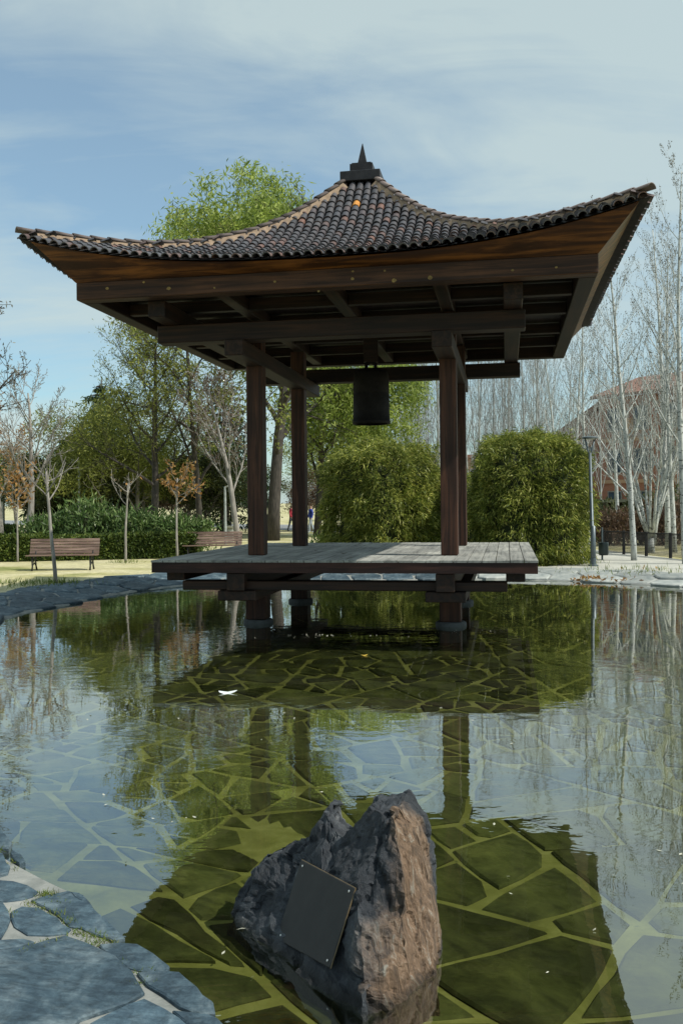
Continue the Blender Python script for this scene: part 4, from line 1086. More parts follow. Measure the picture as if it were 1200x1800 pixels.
# cedars with drooping flat boughs
def cedar(seed, h, rad_, dens):
    r = random.Random(seed); rs_ = np.random.default_rng(seed); mb = MB(); mb.tube([Vector((0, 0, -.1)), Vector((0, 0, h*.6)), Vector((.1, 0, h))], [.32, .2, .03], 9)
    pos = []
    z = 1.0
    while z < h-.2:
        t = z/h; R_ = rad_*(1-t)**.62*(.8+.3*r.random()); nb = 6
        for k in range(nb):
            if r.random() < .12: continue
            a = 6.283*k/nb+r.uniform(-.4, .4)+z*1.7; Lb = R_*r.uniform(.7, 1.12); pts = []
            for i in range(6):
                f = i/5; pts.append(Vector((math.cos(a)*Lb*f, math.sin(a)*Lb*f, z+.25*Lb*f-.45*Lb*f*f)))
            mb.tube(pts, [.06*(1-f/5.5) for f in range(6)], 5)
            for _ in range(int(dens*Lb)):
                f = .15+.88*math.sqrt(r.random()); i = min(4, int(f*5)); c = pts[i].lerp(pts[i+1], f*5-i); w = .32*Lb*(1-abs(f-.5))*r.gauss(0, .55)
                pos.append((c.x-math.sin(a)*w, c.y+math.cos(a)*w, c.z-abs(w)*.25-.1*abs(r.gauss(0, 1))))
        z += h*.045+.1
    return mb, leaf_quads(rs_, np.array(pos), .34, .10, (0, 0, -.75), .75, .1)
def cedar_thing(label, loc, seed, h, rad_, dens, lm=LF_CEDAR):
    mb, q = cedar(seed, h, rad_, dens); t = thing('cedar', label, 'tree', loc); mb.build('trunk', BK_DARK, t, True); link('crown', quads_mesh('crown', q), lm, t); return t
cedar_thing('dark green cedar with layered boughs behind the lawn at left', gnd(178, 52), 71, 9.0, 3.6, 48)
cedar_thing('dark cedar with flat boughs seen just left of the front left post', gnd(395, 56), 72, 9.4, 3.9, 34)
cedar_thing('broad shaded cedar with dense dark boughs behind the pergola', gnd(128, 50), 73, 6.0, 3.6, 60)

# distant belt of trees: three kinds, each copied
def round_tree(seed, h, R_, n, L, W_, lmat, bk, label, name):
    r = random.Random(seed); rs_ = np.random.default_rng(seed); T = Tree(seed)
    P = dict(seg=[6, 5, 4], wan=[.05, .12, .14], trop=[.02, .04, .02], tap=[.35, .3, .3], sides=[7, 5, 4], rmin=.012, n=[10, 6], lo=[.25, .2], ang=[52, 45], len=[.6, .5], rr=[.5, .5], prof=lambda t: 1-.35*t, leaf_from=1)
    T.grow(Vector((0, 0, -.1)), UP, h*.72, h*.02, 0, P)
    lobes = [(Vector((r.gauss(0, .45)*R_, r.gauss(0, .45)*R_, h*(.35+.5*r.random()))), R_*r.uniform(.28, .5)) for _ in range(26)]
    pos = []
    for c, q in lobes:
        v = rs_.normal(size=(n//26, 3)); v /= np.linalg.norm(v, axis=1)[:, None]; v *= q*rs_.random((len(v), 1))**.45; v[:, 2] *= .75; pos.append(v+np.array(c))
    t = thing(name, label, 'tree', (0, 0, 0)); T.mb.build('trunk', bk, t, True)
    link('crown', quads_mesh('crown', leaf_quads(rs_, np.concatenate(pos), L, W_, (0, 0, -.3), .9)), lmat, t); return t
BG = 'trees of the distant belt behind the lawn'
rt = [round_tree(81, 8, 3.2, 14000, .26, .10, LF_FOREST, BK_DARK, 'x', 'broadleaf_tree'), round_tree(82, 7.4, 3.4, 15000, .19, .055, LF_OLIVE, BK_GREY, 'x', 'broadleaf_tree'), round_tree(83, 7, 2.9, 7000, .22, .07, LF_BROWN, BK_GREY, 'x', 'broadleaf_tree')]
belt = [(-40,62,0,.8),(30,60,1,.8),(95,66,0,.66),(150,58,0,.6),(190,45,1,.98),(240,47,1,1.02),(250,50,1,.8),(255,66,0,.62),(300,60,0,.6),(335,52,2,.7),(370,66,1,.8),(405,60,0,.6),(440,70,0,.7),(360,48,0,.62),(150,46,0,.6),(65,48,0,.62)]
lbs = ['dense dark green tree in the distant belt behind the lawn', 'pale olive green tree in the distant belt behind the lawn', 'reddish brown twiggy tree in the distant belt behind the lawn']
seen = set()
where = {-40: 'beyond the left frame edge', 30: 'above the pergola', 95: 'right of the pale forked bare tree', 150: 'behind the thin lamp standard', 190: 'crowning the group behind the oleanders', 240: 'behind the straight dark trunk', 250: 'low behind the right oleanders', 255: 'far behind the straight dark trunk', 300: 'behind the orange sapling', 335: 'behind the last oleander', 370: 'behind the thin pale post', 405: 'behind the drinking fountain', 440: 'behind the left front post', 360: 'small and close behind the last oleander', 65: 'low behind the forked bare tree'}
for i, (px, Y, k, sc) in enumerate(belt):
    if px == 150 and Y == 46: lbx = 'low dark tree close behind the tallest oleander'
    else: lbx = ['dark green tree ', 'pale olive green tree ', 'reddish brown twiggy tree '][k]+where[px]
    place(rt[k], lbx, gnd(px, Y), i*2.1, sc, BG+' '+['dark', 'olive', 'brown'][k], k not in seen); seen.add(k)
place(rt[2], 'small reddish tree in the gap right of the rear left post', gnd(548, 58), 1, .62)
place(rt[1], 'pale green tree between the rear left post and the rounded bush', gnd(575, 62), 2, .9)
for i, (px, Y, k, sc) in enumerate([(640, 90, 1, 1.0), (700, 96, 2, .9), (790, 92, 2, .9), (850, 96, 1, .8)]): place(rt[k], ['far green tree behind the bell', 'far brown tree right of the bell', 'far brown tree behind the right posts', 'far green tree behind the gap right of the posts'][i], gnd(px, Y), i, sc, 'trees beyond the bushes')

# dense clipped bamboo bushes
def bush(seed, rx, ry, h, tufts, per, top=.86):
    rs_ = np.random.default_rng(seed); P = []
    def surf(n):
        v = rs_.normal(size=(n, 3)); v[:, 2] = np.abs(v[:, 2])*1.15; v /= np.linalg.norm(v, axis=1)[:, None]
        e = 1.06                                  # boxy rounded form
        w_ = np.sign(v)*np.abs(v)**e; w_ /= (np.abs(w_)**4).sum(1)[:, None]**.25
        return w_, v
    s_, v = surf(tufts)
    lump = np.array([noise.fractal(Vector((a*2.6+seed, b*2.6, c*2.6)), 1, 2, 4) for a, b, c in s_])
    lump2 = np.array([noise.noise(Vector((a*4.5+seed, b*4.5, c*4.5))) for a, b, c in s_])
    R_ = .92+.15*lump+.11*lump2+.03*rs_.normal(size=tufts)
    # extra tufts on the lower sides down to the ground
    c = s_*R_[:, None]*np.array([rx, ry, h*.56]); c[:, 2] = c[:, 2]*1.0
    side = rs_.random(tufts) < .42
    c[side, 2] *= -1
    c[:, 2] += h*.46
    nrm = v.copy(); nrm[side, 2] *= -1
    for i in range(tufts):
        k = per; dirs = rs_.normal(size=(k, 3))*.75+nrm[i]*.8+np.array([0, 0, -.35])
        pos = c[i]+rs_.normal(size=(k, 3))*.07
        q = leaf_quads(rs_, pos, .21, .034, (0, 0, 0), 0.0001); 
        ax = dirs/np.linalg.norm(dirs, axis=1)[:, None]; t = rs_.normal(size=(k, 3)); sd_ = np.cross(ax, t); sd_ /= np.linalg.norm(sd_, axis=1)[:, None]
        ln = .145*(.6+.8*rs_.random((k, 1))); wd = .027*(.7+.6*rs_.random((k, 1)))
        q[:, 0] = pos; q[:, 1] = pos+ax*ln*.4+sd_*wd*.5; q[:, 2] = pos+ax*ln+np.array([0, 0, -1])*ln*.22; q[:, 3] = pos+ax*ln*.4-sd_*wd*.5
        P.append(q)
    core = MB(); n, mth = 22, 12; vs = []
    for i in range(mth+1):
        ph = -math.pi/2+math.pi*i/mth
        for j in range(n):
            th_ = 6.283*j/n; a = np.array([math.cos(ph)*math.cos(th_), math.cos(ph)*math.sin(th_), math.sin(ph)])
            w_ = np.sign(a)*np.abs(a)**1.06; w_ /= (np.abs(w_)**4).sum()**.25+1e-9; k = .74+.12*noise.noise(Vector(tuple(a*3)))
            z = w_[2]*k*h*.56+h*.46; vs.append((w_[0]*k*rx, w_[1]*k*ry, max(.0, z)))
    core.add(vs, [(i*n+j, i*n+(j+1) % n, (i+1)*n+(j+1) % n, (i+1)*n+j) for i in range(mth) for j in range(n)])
    return np.concatenate(P), core
def bush_thing(label, loc, seed, rx, ry, h, tufts, per, rz=0, lm=LF_BUSH):
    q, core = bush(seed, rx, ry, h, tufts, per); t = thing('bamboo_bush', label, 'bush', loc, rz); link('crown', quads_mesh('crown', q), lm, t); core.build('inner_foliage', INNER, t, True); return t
bR = gnd(930, 26.6); bush_thing('dense rounded green bush right of the pavilion beside the lamp', bR, 91, 1.58, 1.55, 3.65, 4200, 17)
bL = gnd(673, 27.6); bush_thing('dense rounded green bush seen between the pavilion posts', bL, 92, 1.57, 1.5, 3.55, 4200, 17, .7)
bush_thing('darker bush half hidden behind the right posts', gnd(812, 31), 93, 1.5, 1.4, 2.7, 1300, 13, 1.5)
# low leafy plant beside the left bush
rs = np.random.default_rng(5)
def shrub(name, label, loc, seed, rx, ry, h, n, L, W_, lm, group=None, stems=9, cat='shrub'):
    rs_ = np.random.default_rng(seed); r = random.Random(seed); mb = MB(); pos = []; ax = []
    for k in range(stems):
        a = 6.283*k/stems+r.random(); e = Vector((math.cos(a)*rx*r.uniform(.2, .85), math.sin(a)*ry*r.uniform(.2, .85), h*r.uniform(.75, 1.0))); pts = [Vector((e.x*.25*f, e.y*.25*f, e.z*f*.3)) if f < .5 else Vector((e.x*f, e.y*f, e.z*f)) for f in (0, .4, .7, 1)]
        mb.tube(pts, [.02, .016, .012, .006], 5)
        for _ in range(n//stems):
            t = .1+.95*r.random(); b = e*t; s_ = .24*h*(1.15-t*.6); pos.append((b.x+r.gauss(0, s_), b.y+r.gauss(0, s_), max(.03, b.z+r.gauss(0, s_*.5))))
    t = thing(name, label, cat, loc, 0, group); mb.build('stems', BK_DARK, t)
    link('crown', quads_mesh('crown', leaf_quads(rs_, np.array(pos), L, W_, (0, 0, .8), .65, .12)), lm, t); return t
shrub('leafy_shrub', 'low leafy plant at the left foot of the middle bush', gnd(572, 31), 3, .55, .45, .75, 500, .20, .06, LF_OLE)
# oleanders behind the hedge
OG = ['oleander at the left end of the row half hidden by the pale bare tree', 'oleander behind the left end of the bench', 'tallest oleander rising behind the middle of the bench', 'bushy oleander behind the right end of the bench', 'oleander just left of the forked bare sapling', 'oleander between the forked sapling and the dark straight trunk', 'dark oleander behind the orange leaved sapling', 'last oleander of the row near the second bench']
for i, (px, h) in enumerate([(72,1.35),(112,1.5),(152,1.95),(193,1.6),(228,1.6),(262,1.5),(298,1.35),(340,1.25)]):
    shrub('oleander', OG[i], gnd(px, 32.2+.5*(i % 2)), 200+i, .75, .7, h, 1900, .24, .05, LF_OLE, 'oleander shrubs behind the clipped hedge', 16)
# clipped hedge
def hedge(label, p0, p1, h, w, n, seed):
    rs_ = np.random.default_rng(seed); d = Vector((p1.x-p0.x, p1.y-p0.y, 0)); L = d.length; t = thing('hedge', label, 'hedge', (p0.x, p0.y, .16), math.atan2(d.y, d.x))
    u = rs_.random(n)*L; s_ = rs_.random(n); pos = np.empty((n, 3)); f = s_ < .45; tp_ = s_ >= .6
    z = rs_.random(n)*h; y = (rs_.random(n)-.5)*w
    y = np.where(f, -w/2, y); z = np.where(tp_, h, z); y = np.where((~f) & (~tp_), w/2, y)
    pos[:, 0] = u; pos[:, 1] = y+rs_.normal(size=n)*.035; pos[:, 2] = np.maximum(.01, z+rs_.normal(size=n)*.03+.03*np.sin(u*1.3))
    link('crown', quads_mesh('crown', leaf_quads(rs_, pos, .10, .05, (0, -.2, .4), .9)), LF_HEDGE, t)
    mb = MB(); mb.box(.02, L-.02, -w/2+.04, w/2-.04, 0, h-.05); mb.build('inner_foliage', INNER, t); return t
hedge('long low clipped hedge behind the benches', gnd(-60, 29.9), gnd(345, 31.3), .78, .75, 26000, 301)
hedge('low dark hedge strip beyond the pergola at the left edge', gnd(-60, 47), gnd(30, 47), .8, .8, 4000, 302)
# red-brown and dark shrubs beyond the fence
for i, (px, Y, h, lm, lb) in enumerate([(1068,36,1.4,LF_BROWN,'reddish brown twiggy shrub beyond the fence left of the white trunk'),(1125,37,1.3,LF_BROWN,'low reddish shrub beyond the fence right of the white trunk'),(1165,36,1.6,LF_BROWN,'rust coloured shrub beyond the fence behind the many stemmed poplar'),(1205,37,1.7,LF_BROWN,'rust coloured shrub beyond the fence at the right edge'),(1050,40,1.8,LF_FOREST,'dark green shrub between the lamp and the white trunk'),(1190,42,2.4,LF_FOREST,'dark overgrown shrub near the brick building at right'),(1145,44,2.0,LF_FOREST,'dark shrub before the brick building')]):
    shrub('wild_shrub', lb, gnd(px, Y), 400+i, 1.3, .9, h, 1600, .20, .06, lm, 'shrubs beyond the fence', 14)
# grass at the foot of the right bush and under the saplings
pp = []
for px, py, n, r_ in [(965,990,900,.45),(985,991,700,.4),(940,990,500,.4),(99,1027,160,.25),(60,1030,200,.6),(20,1028,150,.5),(221,990,90,.3),(312,984,90,.3),(1090,1003,120,.9),(1150,1008,120,.7)]:
    c = atz(px, py, .165)
    for _ in range(n): pp.append((c.x+rs.normal()*r_, c.y+rs.normal()*r_*.7, .16))
go = link('grass', quads_mesh('grass', leaf_quads(rs, np.array(pp), .16, .014, (0, 0, 1), .45, .15)), GRASS); tag(go, 'green grass at the foot of the bush and saplings', kind='stuff')
# fallen leaves on the right bank
pp = []
for px, py, n, r_ in [(1040,1014,70,.22),(1030,1013,40,.12),(1090,1016,20,.2),(1150,1006,16,.6)]:
    c = atz(px, py, .12)
    for _ in range(n): x, y = c.x+rs.normal()*r_, c.y+rs.normal()*r_*.5; pp.append((x, y, bank_z(shore(x, y))+.035))
tag(link('fallen_leaves', quads_mesh('fallen_leaves', leaf_quads(rs, np.array(pp), .10, .05, (0, 0, 0), 1)), LF_RUST), 'dry orange leaves drifted on the right bank', kind='stuff')

# ------------------------------------------------------------------ benches, lamp, bin, fence
SLAT = wood('worn_bench_slats', (.17, .115, .095), (.34, .25, .21), (1.2, 16, 16), .6, .3)
def bench(label, loc, rz, group):
    t = thing('park_bench', label, 'bench', loc, rz, group); L = .97
    for i, (y, z, a) in enumerate([(-.27, .430, 0), (-.18, .425, 0), (-.09, .42, 0), (0.0, .42, 0), (.09, .43, .1), (.155, .50, 1.25), (.18, .585, 1.3), (.205, .67, 1.3), (.23, .755, 1.3), (.255, .84, 1.3)]):
        mb = MB(); c, s_ = math.cos(a), math.sin(a); hw, ht = .036, .014; vs = []
        for x in (-L, L):
            for p, q in ((-hw, -ht), (hw, -ht), (hw, ht), (-hw, ht)): vs.append((x, y+p*c-q*s_, z+p*s_+q*c))
        mb.add(vs, [(0, 1, 2, 3), (7, 6, 5, 4), (0, 4, 5, 1), (1, 5, 6, 2), (2, 6, 7, 3), (3, 7, 4, 0)]); mb.build('slat', SLAT, t)
    for s_ in (-1, 1):
        x = s_*.80; mb = MB()
        mb.tube([Vector((x, -.27, 0)), Vector((x, -.22, .12)), Vector((x, -.25, .27)), Vector((x, -.23, .40))], [.03, .024, .024, .026], 6)
        mb.tube([Vector((x, .22, 0)), Vector((x, .13, .14)), Vector((x, .10, .28)), Vector((x, .12, .42)), Vector((x, .20, .60)), Vector((x, .27, .86))], [.03, .024, .024, .026, .022, .018], 6)
        mb.tube([Vector((x, -.27, .405)), Vector((x, 0, .39)), Vector((x, .12, .405))], [.022]*3, 6)
        mb.tube([Vector((x, -.22, .13)), Vector((x, -.05, .22)), Vector((x, .13, .14))], [.018]*3, 6)
        mb.tube([Vector((x, -.15, .30+.06*math.sin(q))) + Vector((0, .07*math.cos(q), 0)) for q in np.linspace(0, 6.283, 9)], [.012]*9, 5)
        mb.build('leg', IRON, t, True)
    return t
b0 = bench('slatted wooden park bench on the dry lawn behind the leaning sapling', atz(112, 1002, .165), .05, 'slatted park benches')
b2 = copy_tree(b0); b2.location = atz(372, 984, .165)+Vector((-.1, 1.0, 0)); b2['label'] = 'slatted wooden bench half hidden behind the left end of the deck'; b2.rotation_euler = (0, 0, -.02)

lp = atz(1042, 995, .17)
lamp = thing('street_lamp', 'slim grey lamp post with flat disc head on two arms by the path', 'street lamp', (lp.x, lp.y, .17))
mb = MB(); mb.tube([Vector((0, 0, 0)), Vector((0, 0, 1.1)), Vector((-.03, 0, 1.11)), Vector((-.06, 0, 3.12))], [.075, .07, .055, .04], 12); mb.build('pole', STEEL, lamp, True)
mb = MB(); mb.lathe([(.14, 0), (.14, .03), (.085, .05), (.08, .22)], 14); mb.build('base', STEEL, lamp)
for a in (-1, 1):
    mb = MB(); mb.tube([Vector((-.06, 0, 3.05)), Vector((-.06+a*.05, 0, 3.16)), Vector((-.06+a*.13, 0, 3.50))], [.024]*3, 8); mb.build('arm', STEEL, lamp, True)
mb = MB(); mb.lathe([(.02, 3.58), (.12, 3.57), (.21, 3.545), (.215, 3.525), (.20, 3.51), (.15, 3.50), (.02, 3.49)], 24, (-.06, 0, 0)); mb.build('lamp_head', STEEL, lamp)
mb = MB(); mb.lathe([(.02, 3.487), (.13, 3.485), (.135, 3.497)], 20, (-.06, 0, 0)); mb.build('diffuser', simple('milky_glass', (.55, .57, .55), .3), lamp)
bn = atz(1060, 984, .17)
bin_ = thing('litter_bin', 'small dark green litter bin on a post just right of the lamp', 'litter bin', (bn.x, bn.y, .17))
mb = MB(); mb.tube([Vector((0, .14, 0)), Vector((0, .14, .98))], [.03, .03], 8); mb.build('post', STEEL, bin_)
mb = MB(); mb.lathe([(.02, .14), (.13, .14), (.15, .18), (.155, .5), (.15, .53), (.135, .53), (.13, .2), (.02, .19)], 18); mb.build('basket', simple('dark_green_metal', (.03, .045, .045), .45, .3), bin_, True)
mb = MB(); mb.box(-.05, .05, .10, .15, .3, .36); mb.build('bracket', STEEL, bin_)

FM = simple('fence_dark_steel', (.025, .025, .027), .6, .3)
f0, f1 = gnd(1058, 31.3), Vector((gp(1200, 983)[0], gp(1200, 983)[1], .16)); fd = Vector((f1.x-f0.x, f1.y-f0.y, 0)); f1 = f0+fd*2.0; fd = fd*2
fence = thing('low_fence', 'low dark wire mesh fence along the right edge of the path', 'fence', (f0.x, f0.y, .16), math.atan2(fd.y, fd.x)); FL = fd.length
n = 7
for k in range(n+1):
    x = FL*k/n; mb = MB(); mb.box(x-.035, x+.035, -.035, .035, -.1, .80); mb.build('fence_post', FM, fence)
    if k < n:
        x1 = FL*(k+1)/n; mb = MB(); mb.box(x+.04, x1-.04, -.02, .02, .74, .775); mb.build('rail', FM, fence)
        mb = MB(); q = x+.05
        while q < x1-.04: mb.box(q-.004, q+.004, -.004, .004, .05, .738); q += .034
        z = .06
        while z < .72: mb.box(x+.04, x1-.04, .0045, .010, z-.004, z+.004); z += .05
        mb.build('mesh_panel', FM, fence)

# pergola at the left with a pale beam and two posts
PALE = simple('pale_concrete', (.36, .37, .35), .85, 0, 3, .2)
pg = gnd(-60, 48)
per = thing('pergola', 'pale concrete pergola beam on thin posts at the left edge', 'pergola', (pg.x, pg.y, .16))
def pxw(px, Y=48): return at(px, 900, Y).x-pg.x
mb = MB(); mb.box(pxw(-60), pxw(82), -.14, .14, 2.36, 2.62); mb.build('beam', PALE, per)
for px in (4, 52): mb = MB(); x = pxw(px); mb.box(x-.11, x+.11, -.11, .11, 0, 2.357); mb.build('post', PALE, per)
mb = MB(); mb.box(pxw(-30), pxw(190), 2.5, 2.75, 2.36, 2.58); mb.build('rear_beam', BK_DARK, per)
for px in (60, 130, 190): mb = MB(); x = pxw(px); mb.box(x-.1, x+.1, 2.52, 2.72, 0, 2.357); mb.build('post', PALE, per)
wl = gnd(-60, 51)
lw = thing('low_wall', 'pale low wall in sunlight at the far left behind the hedge', 'wall', (wl.x, wl.y, .16)); mb = MB(); mb.box(0, at(27, 900, 51).x-wl.x, 0, .4, -.1, .42); mb.build('wall', simple('cream_render', (.50, .48, .38), .9, 0, 3, .2), lw)
mb = MB(); mb.box(-.05, at(27, 900, 51).x-wl.x+.05, -.05, .45, .422, .50); mb.build('coping', PALE, lw)
# thin lamp standards far away
def standard(label, px, Y, h, arm):
    p = gnd(px, Y); t = thing('lamp_standard', label, 'street lamp', p); mb = MB(); mb.tube([Vector((0, 0, 0)), Vector((0, 0, h))], [.07, .05], 8); mb.build('pole', simple('pale_steel', (.35, .38, .38), .5, .3), t)
    mb = MB(); mb.tube([Vector((0, 0, h-.05)), Vector((arm, 0, h+.02))], [.03, .03], 6); mb.box(min(arm, arm*1.6), max(arm, arm*1.6), -.08, .08, h-.02, h+.06); mb.build('lamp_head', PALE, t); return t
standard('thin pale lamp standard before the dark cedar at left', 140, 44, 4.0, -.22)
standard('thin pale post under the trees left of the front left post', 396, 41, 2.6, .12)
# drinking fountain under the trees, far people, far bollards
df = gnd(405, 42)
t = thing('drinking_fountain', 'grey stone drinking fountain under the trees left of the front left post', 'fountain', df)
mb = MB(); mb.box(-.12, .12, -.12, .12, 0, .66); mb.build('pedestal', PALE, t); mb = MB(); mb.lathe([(.02, .662), (.2, .70), (.26, .80), (.22, .80), (.05, .74)], 14); mb.build('basin', PALE, t); mb = MB(); mb.tube([Vector((0, .1, .7)), Vector((0, .1, .98)), Vector((0, -.02, 1.0)), Vector((0, -.04, .94))], [.018]*4, 6); mb.build('spout', IRON, t)

def person(label, loc, coat, trousers, stride=.2, rz=0, h=1.7):
    t = thing('person', label, 'person', loc, rz); me = bpy.data.meshes.new('body'); k = h/1.7
    J = [((0,0,.92),.125),((0,0,1.15),.13),((0,0,1.36),.14),((0,0,1.47),.06),((0,0,1.56),.088),((0,.01,1.66),.085),
         ((.10,0,.88),.095),((.10,-stride*.6,.50),.066),((.10,-stride*.5,.08),.045),((.10,-stride*.5-.14,.03),.04),
         ((-.10,0,.88),.095),((-.10,stride*.4,.48),.066),((-.10,stride,.10),.045),((-.10,stride-.14,.03),.04),
         ((.20,0,1.38),.07),((.25,.05,1.12),.052),((.24,-.06,.90),.038),((.24,-.08,.82),.035),((-.20,0,1.38),.07),((-.25,-.03,1.12),.052),((-.24,-.12,.92),.038),((-.24,-.15,.84),.035)]
    E_ = [(0,1),(1,2),(2,3),(3,4),(4,5),(0,6),(6,7),(7,8),(8,9),(0,10),(10,11),(11,12),(12,13),(2,14),(14,15),(15,16),(16,17),(2,18),(18,19),(19,20),(20,21)]
    me.from_pydata([tuple(c*k for c in p) for p, _ in J], E_, []); o = link('body', me, None, t); o.modifiers.new('skin', 'SKIN')
    for i, (_, r) in enumerate(J): me.skin_vertices[0].data[i].radius = (r*k, r*k)
    me.skin_vertices[0].data[0].use_root = True
    s_ = o.modifiers.new('sub', 'SUBSURF'); s_.levels = 1; s_.render_levels = 1
    dg = bpy.context.evaluated_depsgraph_get(); m2 = bpy.data.meshes.new_from_object(o.evaluated_get(dg)); o.modifiers.clear(); o.data = m2
    sk = simple('skin', (.42, .26, .19), .6); hr = simple('dark_hair', (.03, .02, .015), .7)
    for m in (coat, trousers, sk, hr): m2.materials.append(m)
    for p in m2.polygons:
        c = p.center/k; p.use_smooth = True
        p.material_index = 3 if (c.z > 1.60 and (c.y > -.02 or c.z > 1.68)) else 2 if c.z > 1.45 or (abs(c.x) > .18 and c.z < .92) else 0 if c.z > .9 else 1
    return t
RED = simple('red_cloth', (.55, .05, .09), .8); BLUE = simple('blue_cloth', (.03, .06, .36), .8); JEAN = simple('dark_trousers', (.05, .06, .08), .8)
person('tiny distant person in a red top on the far road', gnd(512, 58), RED, JEAN, .22, 1.2)
person('tiny distant person in a blue top beside the rear left post', gnd(546, 55), BLUE, simple('pale_trousers', (.3, .35, .4), .8), .22, -1.2)

# ------------------------------------------------------------------ buildings
def brick_mat(name, c0, c1, mortar):
    m, nt, N, L, b = new_mat(name)
    mp = coords(N, L); sp = N.new('ShaderNodeSeparateXYZ'); L.new(mp.outputs[0], sp.inputs[0]); ad = N.new('ShaderNodeMath'); L.new(sp.outputs[0], ad.inputs[0]); L.new(sp.outputs[1], ad.inputs[1])
    cb = N.new('ShaderNodeCombineXYZ'); L.new(ad.outputs[0], cb.inputs[0]); L.new(sp.outputs[2], cb.inputs[1])
    bt = N.new('ShaderNodeTexBrick'); L.new(cb.outputs[0], bt.inputs[0]); bt.inputs['Color1'].default_value = (*c0, 1); bt.inputs['Color2'].default_value = (*c1, 1); bt.inputs['Mortar'].default_value = (*mortar, 1)
    bt.inputs['Scale'].default_value = 1; bt.inputs['Brick Width'].default_value = .25; bt.inputs['Row Height'].default_value = .075; bt.inputs['Mortar Size'].default_value = .008
    L.new(bt.outputs[0], b.inputs['Base Color']); b.inputs['Roughness'].default_value = .9; return m
BRICK = brick_mat('orange_brick', (.40, .145, .08), (.33, .12, .07), (.30, .25, .2)); ROOFT = simple('brown_roof_tiles', (.22, .11, .08), .8, 0, 3, .3); TAN = simple('tan_render', (.48, .31, .20), .9, 0, 2, .15)
GLASS = simple('window_glass', (.04, .07, .11), .08, 0, 1, .3); GLASS.node_tree.nodes['Principled BSDF'].inputs['Specular IOR Level'].default_value = .8
FRAMEM = simple('window_frame', (.25, .24, .22), .6)
def win(parent, x, z, w, h, y=-.02):
    mb = MB(); t_ = .07
    for a0, a1, b0, b1 in ((x-t_, x, z-t_, z+h+t_), (x+w, x+w+t_, z-t_, z+h+t_), (x, x+w, z-t_, z), (x, x+w, z+h, z+h+t_), (x+w/2-.03, x+w/2+.03, z, z+h)): mb.box(a0, a1, y-.06, y+.0, b0, b1)
    f = mb.build('window', FRAMEM, parent); mb = MB(); mb.box(x, x+w/2-.03, y-.02, y+.01, z, z+h); mb.box(x+w/2+.03, x+w, y-.02, y+.01, z, z+h); mb.build('pane', GLASS, f)
bA = gnd(975, 62); bB = gnd(1290, 52); bd = Vector((bB.x-bA.x, bB.y-bA.y, 0)); BL = bd.length
bld = thing('brick_building', 'orange brown brick building with sloping roof behind the poplars', 'building', (bA.x, bA.y, .1), math.atan2(bd.y, bd.x))
def house_shape(x0, x1, y0, y1, zt0, zt1):
    mb = MB(); mb.add([(x0,y0,0),(x1,y0,0),(x1,y1,0),(x0,y1,0),(x0,y0,zt0),(x1,y0,zt1),(x1,y1,zt1),(x0,y1,zt0)], [(0,3,2,1),(4,5,6,7),(0,1,5,4),(1,2,6,5),(2,3,7,6),(3,0,4,7)]); return mb
XS = 4.2
house_shape(0, XS, 0, 9, 5.9, 8.0).build('wall', BRICK, bld)
house_shape(XS+.003, BL, -.8, 9, 8.3, 8.3).build('wall', BRICK, bld)
mb = MB(); mb.add([(-.4,-.5,5.75),(XS-.02,-.5,8.05),(XS-.02,9.4,8.05),(-.4,9.4,5.75),(-.4,-.5,6.0),(XS-.02,-.5,8.3),(XS-.02,9.4,8.3),(-.4,9.4,6.0)], [(0,3,2,1),(4,5,6,7),(0,1,5,4),(1,2,6,5),(2,3,7,6),(3,0,4,7)]); mb.build('roof', ROOFT, bld)
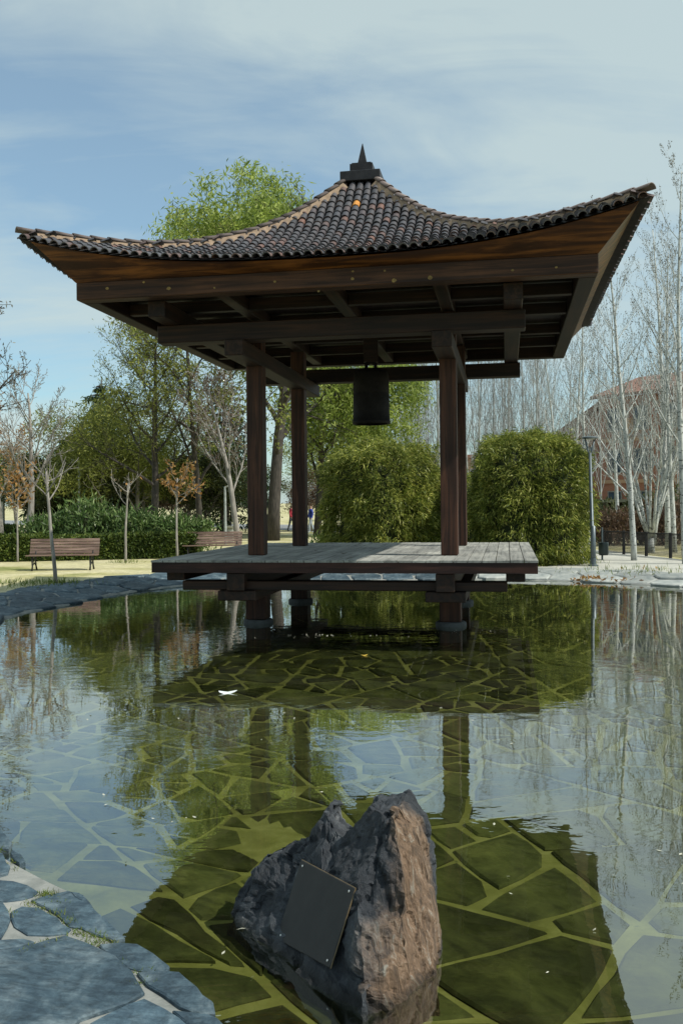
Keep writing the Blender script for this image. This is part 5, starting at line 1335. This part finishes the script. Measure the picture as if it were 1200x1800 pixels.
mb = MB(); mb.add([(XS-.3,-1.3,8.25),(BL+.3,-1.3,8.25),(BL+.3,4,9.9),(XS-.3,4,9.9),(XS-.3,9.3,8.25),(BL+.3,9.3,8.25),(XS-.3,-1.3,8.45),(BL+.3,-1.3,8.45),(BL+.3,4,10.1),(XS-.3,4,10.1)], [(0,1,7,6),(6,7,8,9),(0,3,2,1),(3,4,5,2),(0,6,9,3),(1,2,8,7),(9,8,5,4)]); rf = mb.build('roof', ROOFT, bld)
for x, z in ((.6, 3.6), (2.4, 3.9), (.6, 1.0), (2.4, 1.0)): win(bld, x, z, .8, 1.4)
for zz_ in (1.0, 3.6, 6.2):
    x = XS+.7
    while x < BL-1.2: win(bld, x, zz_, .9, 1.35, -.82); x += 1.9
for zz_ in (2.9, 5.5):
    mb = MB(); mb.box(XS+.1, BL-.1, -.9, -.803, zz_, zz_+.22); mb.build('string_course', TAN, bld)
for x, z in ((XS+1.9, 5.9), (XS+5.6, 4.0)): mb = MB(); mb.box(x, x+.65, -1.25, -.803, z, z+1.0); mb.build('bay', TAN, bld)
# long low brick block far behind the bushes
fA = gnd(690, 96); fB = gnd(925, 96)
lb = thing('far_brick_block', 'long distant pale orange block showing behind the rounded bushes', 'building', (fA.x, fA.y, .1)); LW = fB.x-fA.x
mb = MB(); mb.box(0, LW, 0, 8, 0, 6.4); mb.build('wall', brick_mat('pale_orange_brick', (.42, .22, .15), (.38, .20, .14), (.4, .33, .27)), lb)
mb = MB(); mb.box(-.3, LW+.3, -.3, 8.3, 6.402, 6.75); mb.build('roof', ROOFT, lb)
x = 1.0
while x < LW-1.5:
    for z in (1.0, 3.8): win(lb, x, z, 1.0, 1.4)
    x += 2.4
# dark shed beyond the fence
sp_ = gnd(1062, 45)
shed = thing('dark_shed', 'dark open shed beyond the fence left of the spotted white trunk', 'shed', (sp_.x, sp_.y, .1))
DK = simple('shed_dark_boards', (.02, .018, .016), .9)
mb = MB(); mb.box(0, 2.6, 1.2, 1.3, 0, 1.75); mb.box(0, .1, 0, 1.2, 0, 1.75); mb.box(2.5, 2.6, 0, 1.2, 0, 1.75); mb.build('wall', DK, shed); mb = MB(); mb.box(-.2, 2.8, -.3, 1.5, 1.755, 1.9); mb.build('roof', simple('shed_roof', (.08, .09, .06), .8), shed)
mb = MB(); mb.box(1.2, 1.27, -.2, -.13, 0, 1.752); mb.build('post', STEEL, shed)
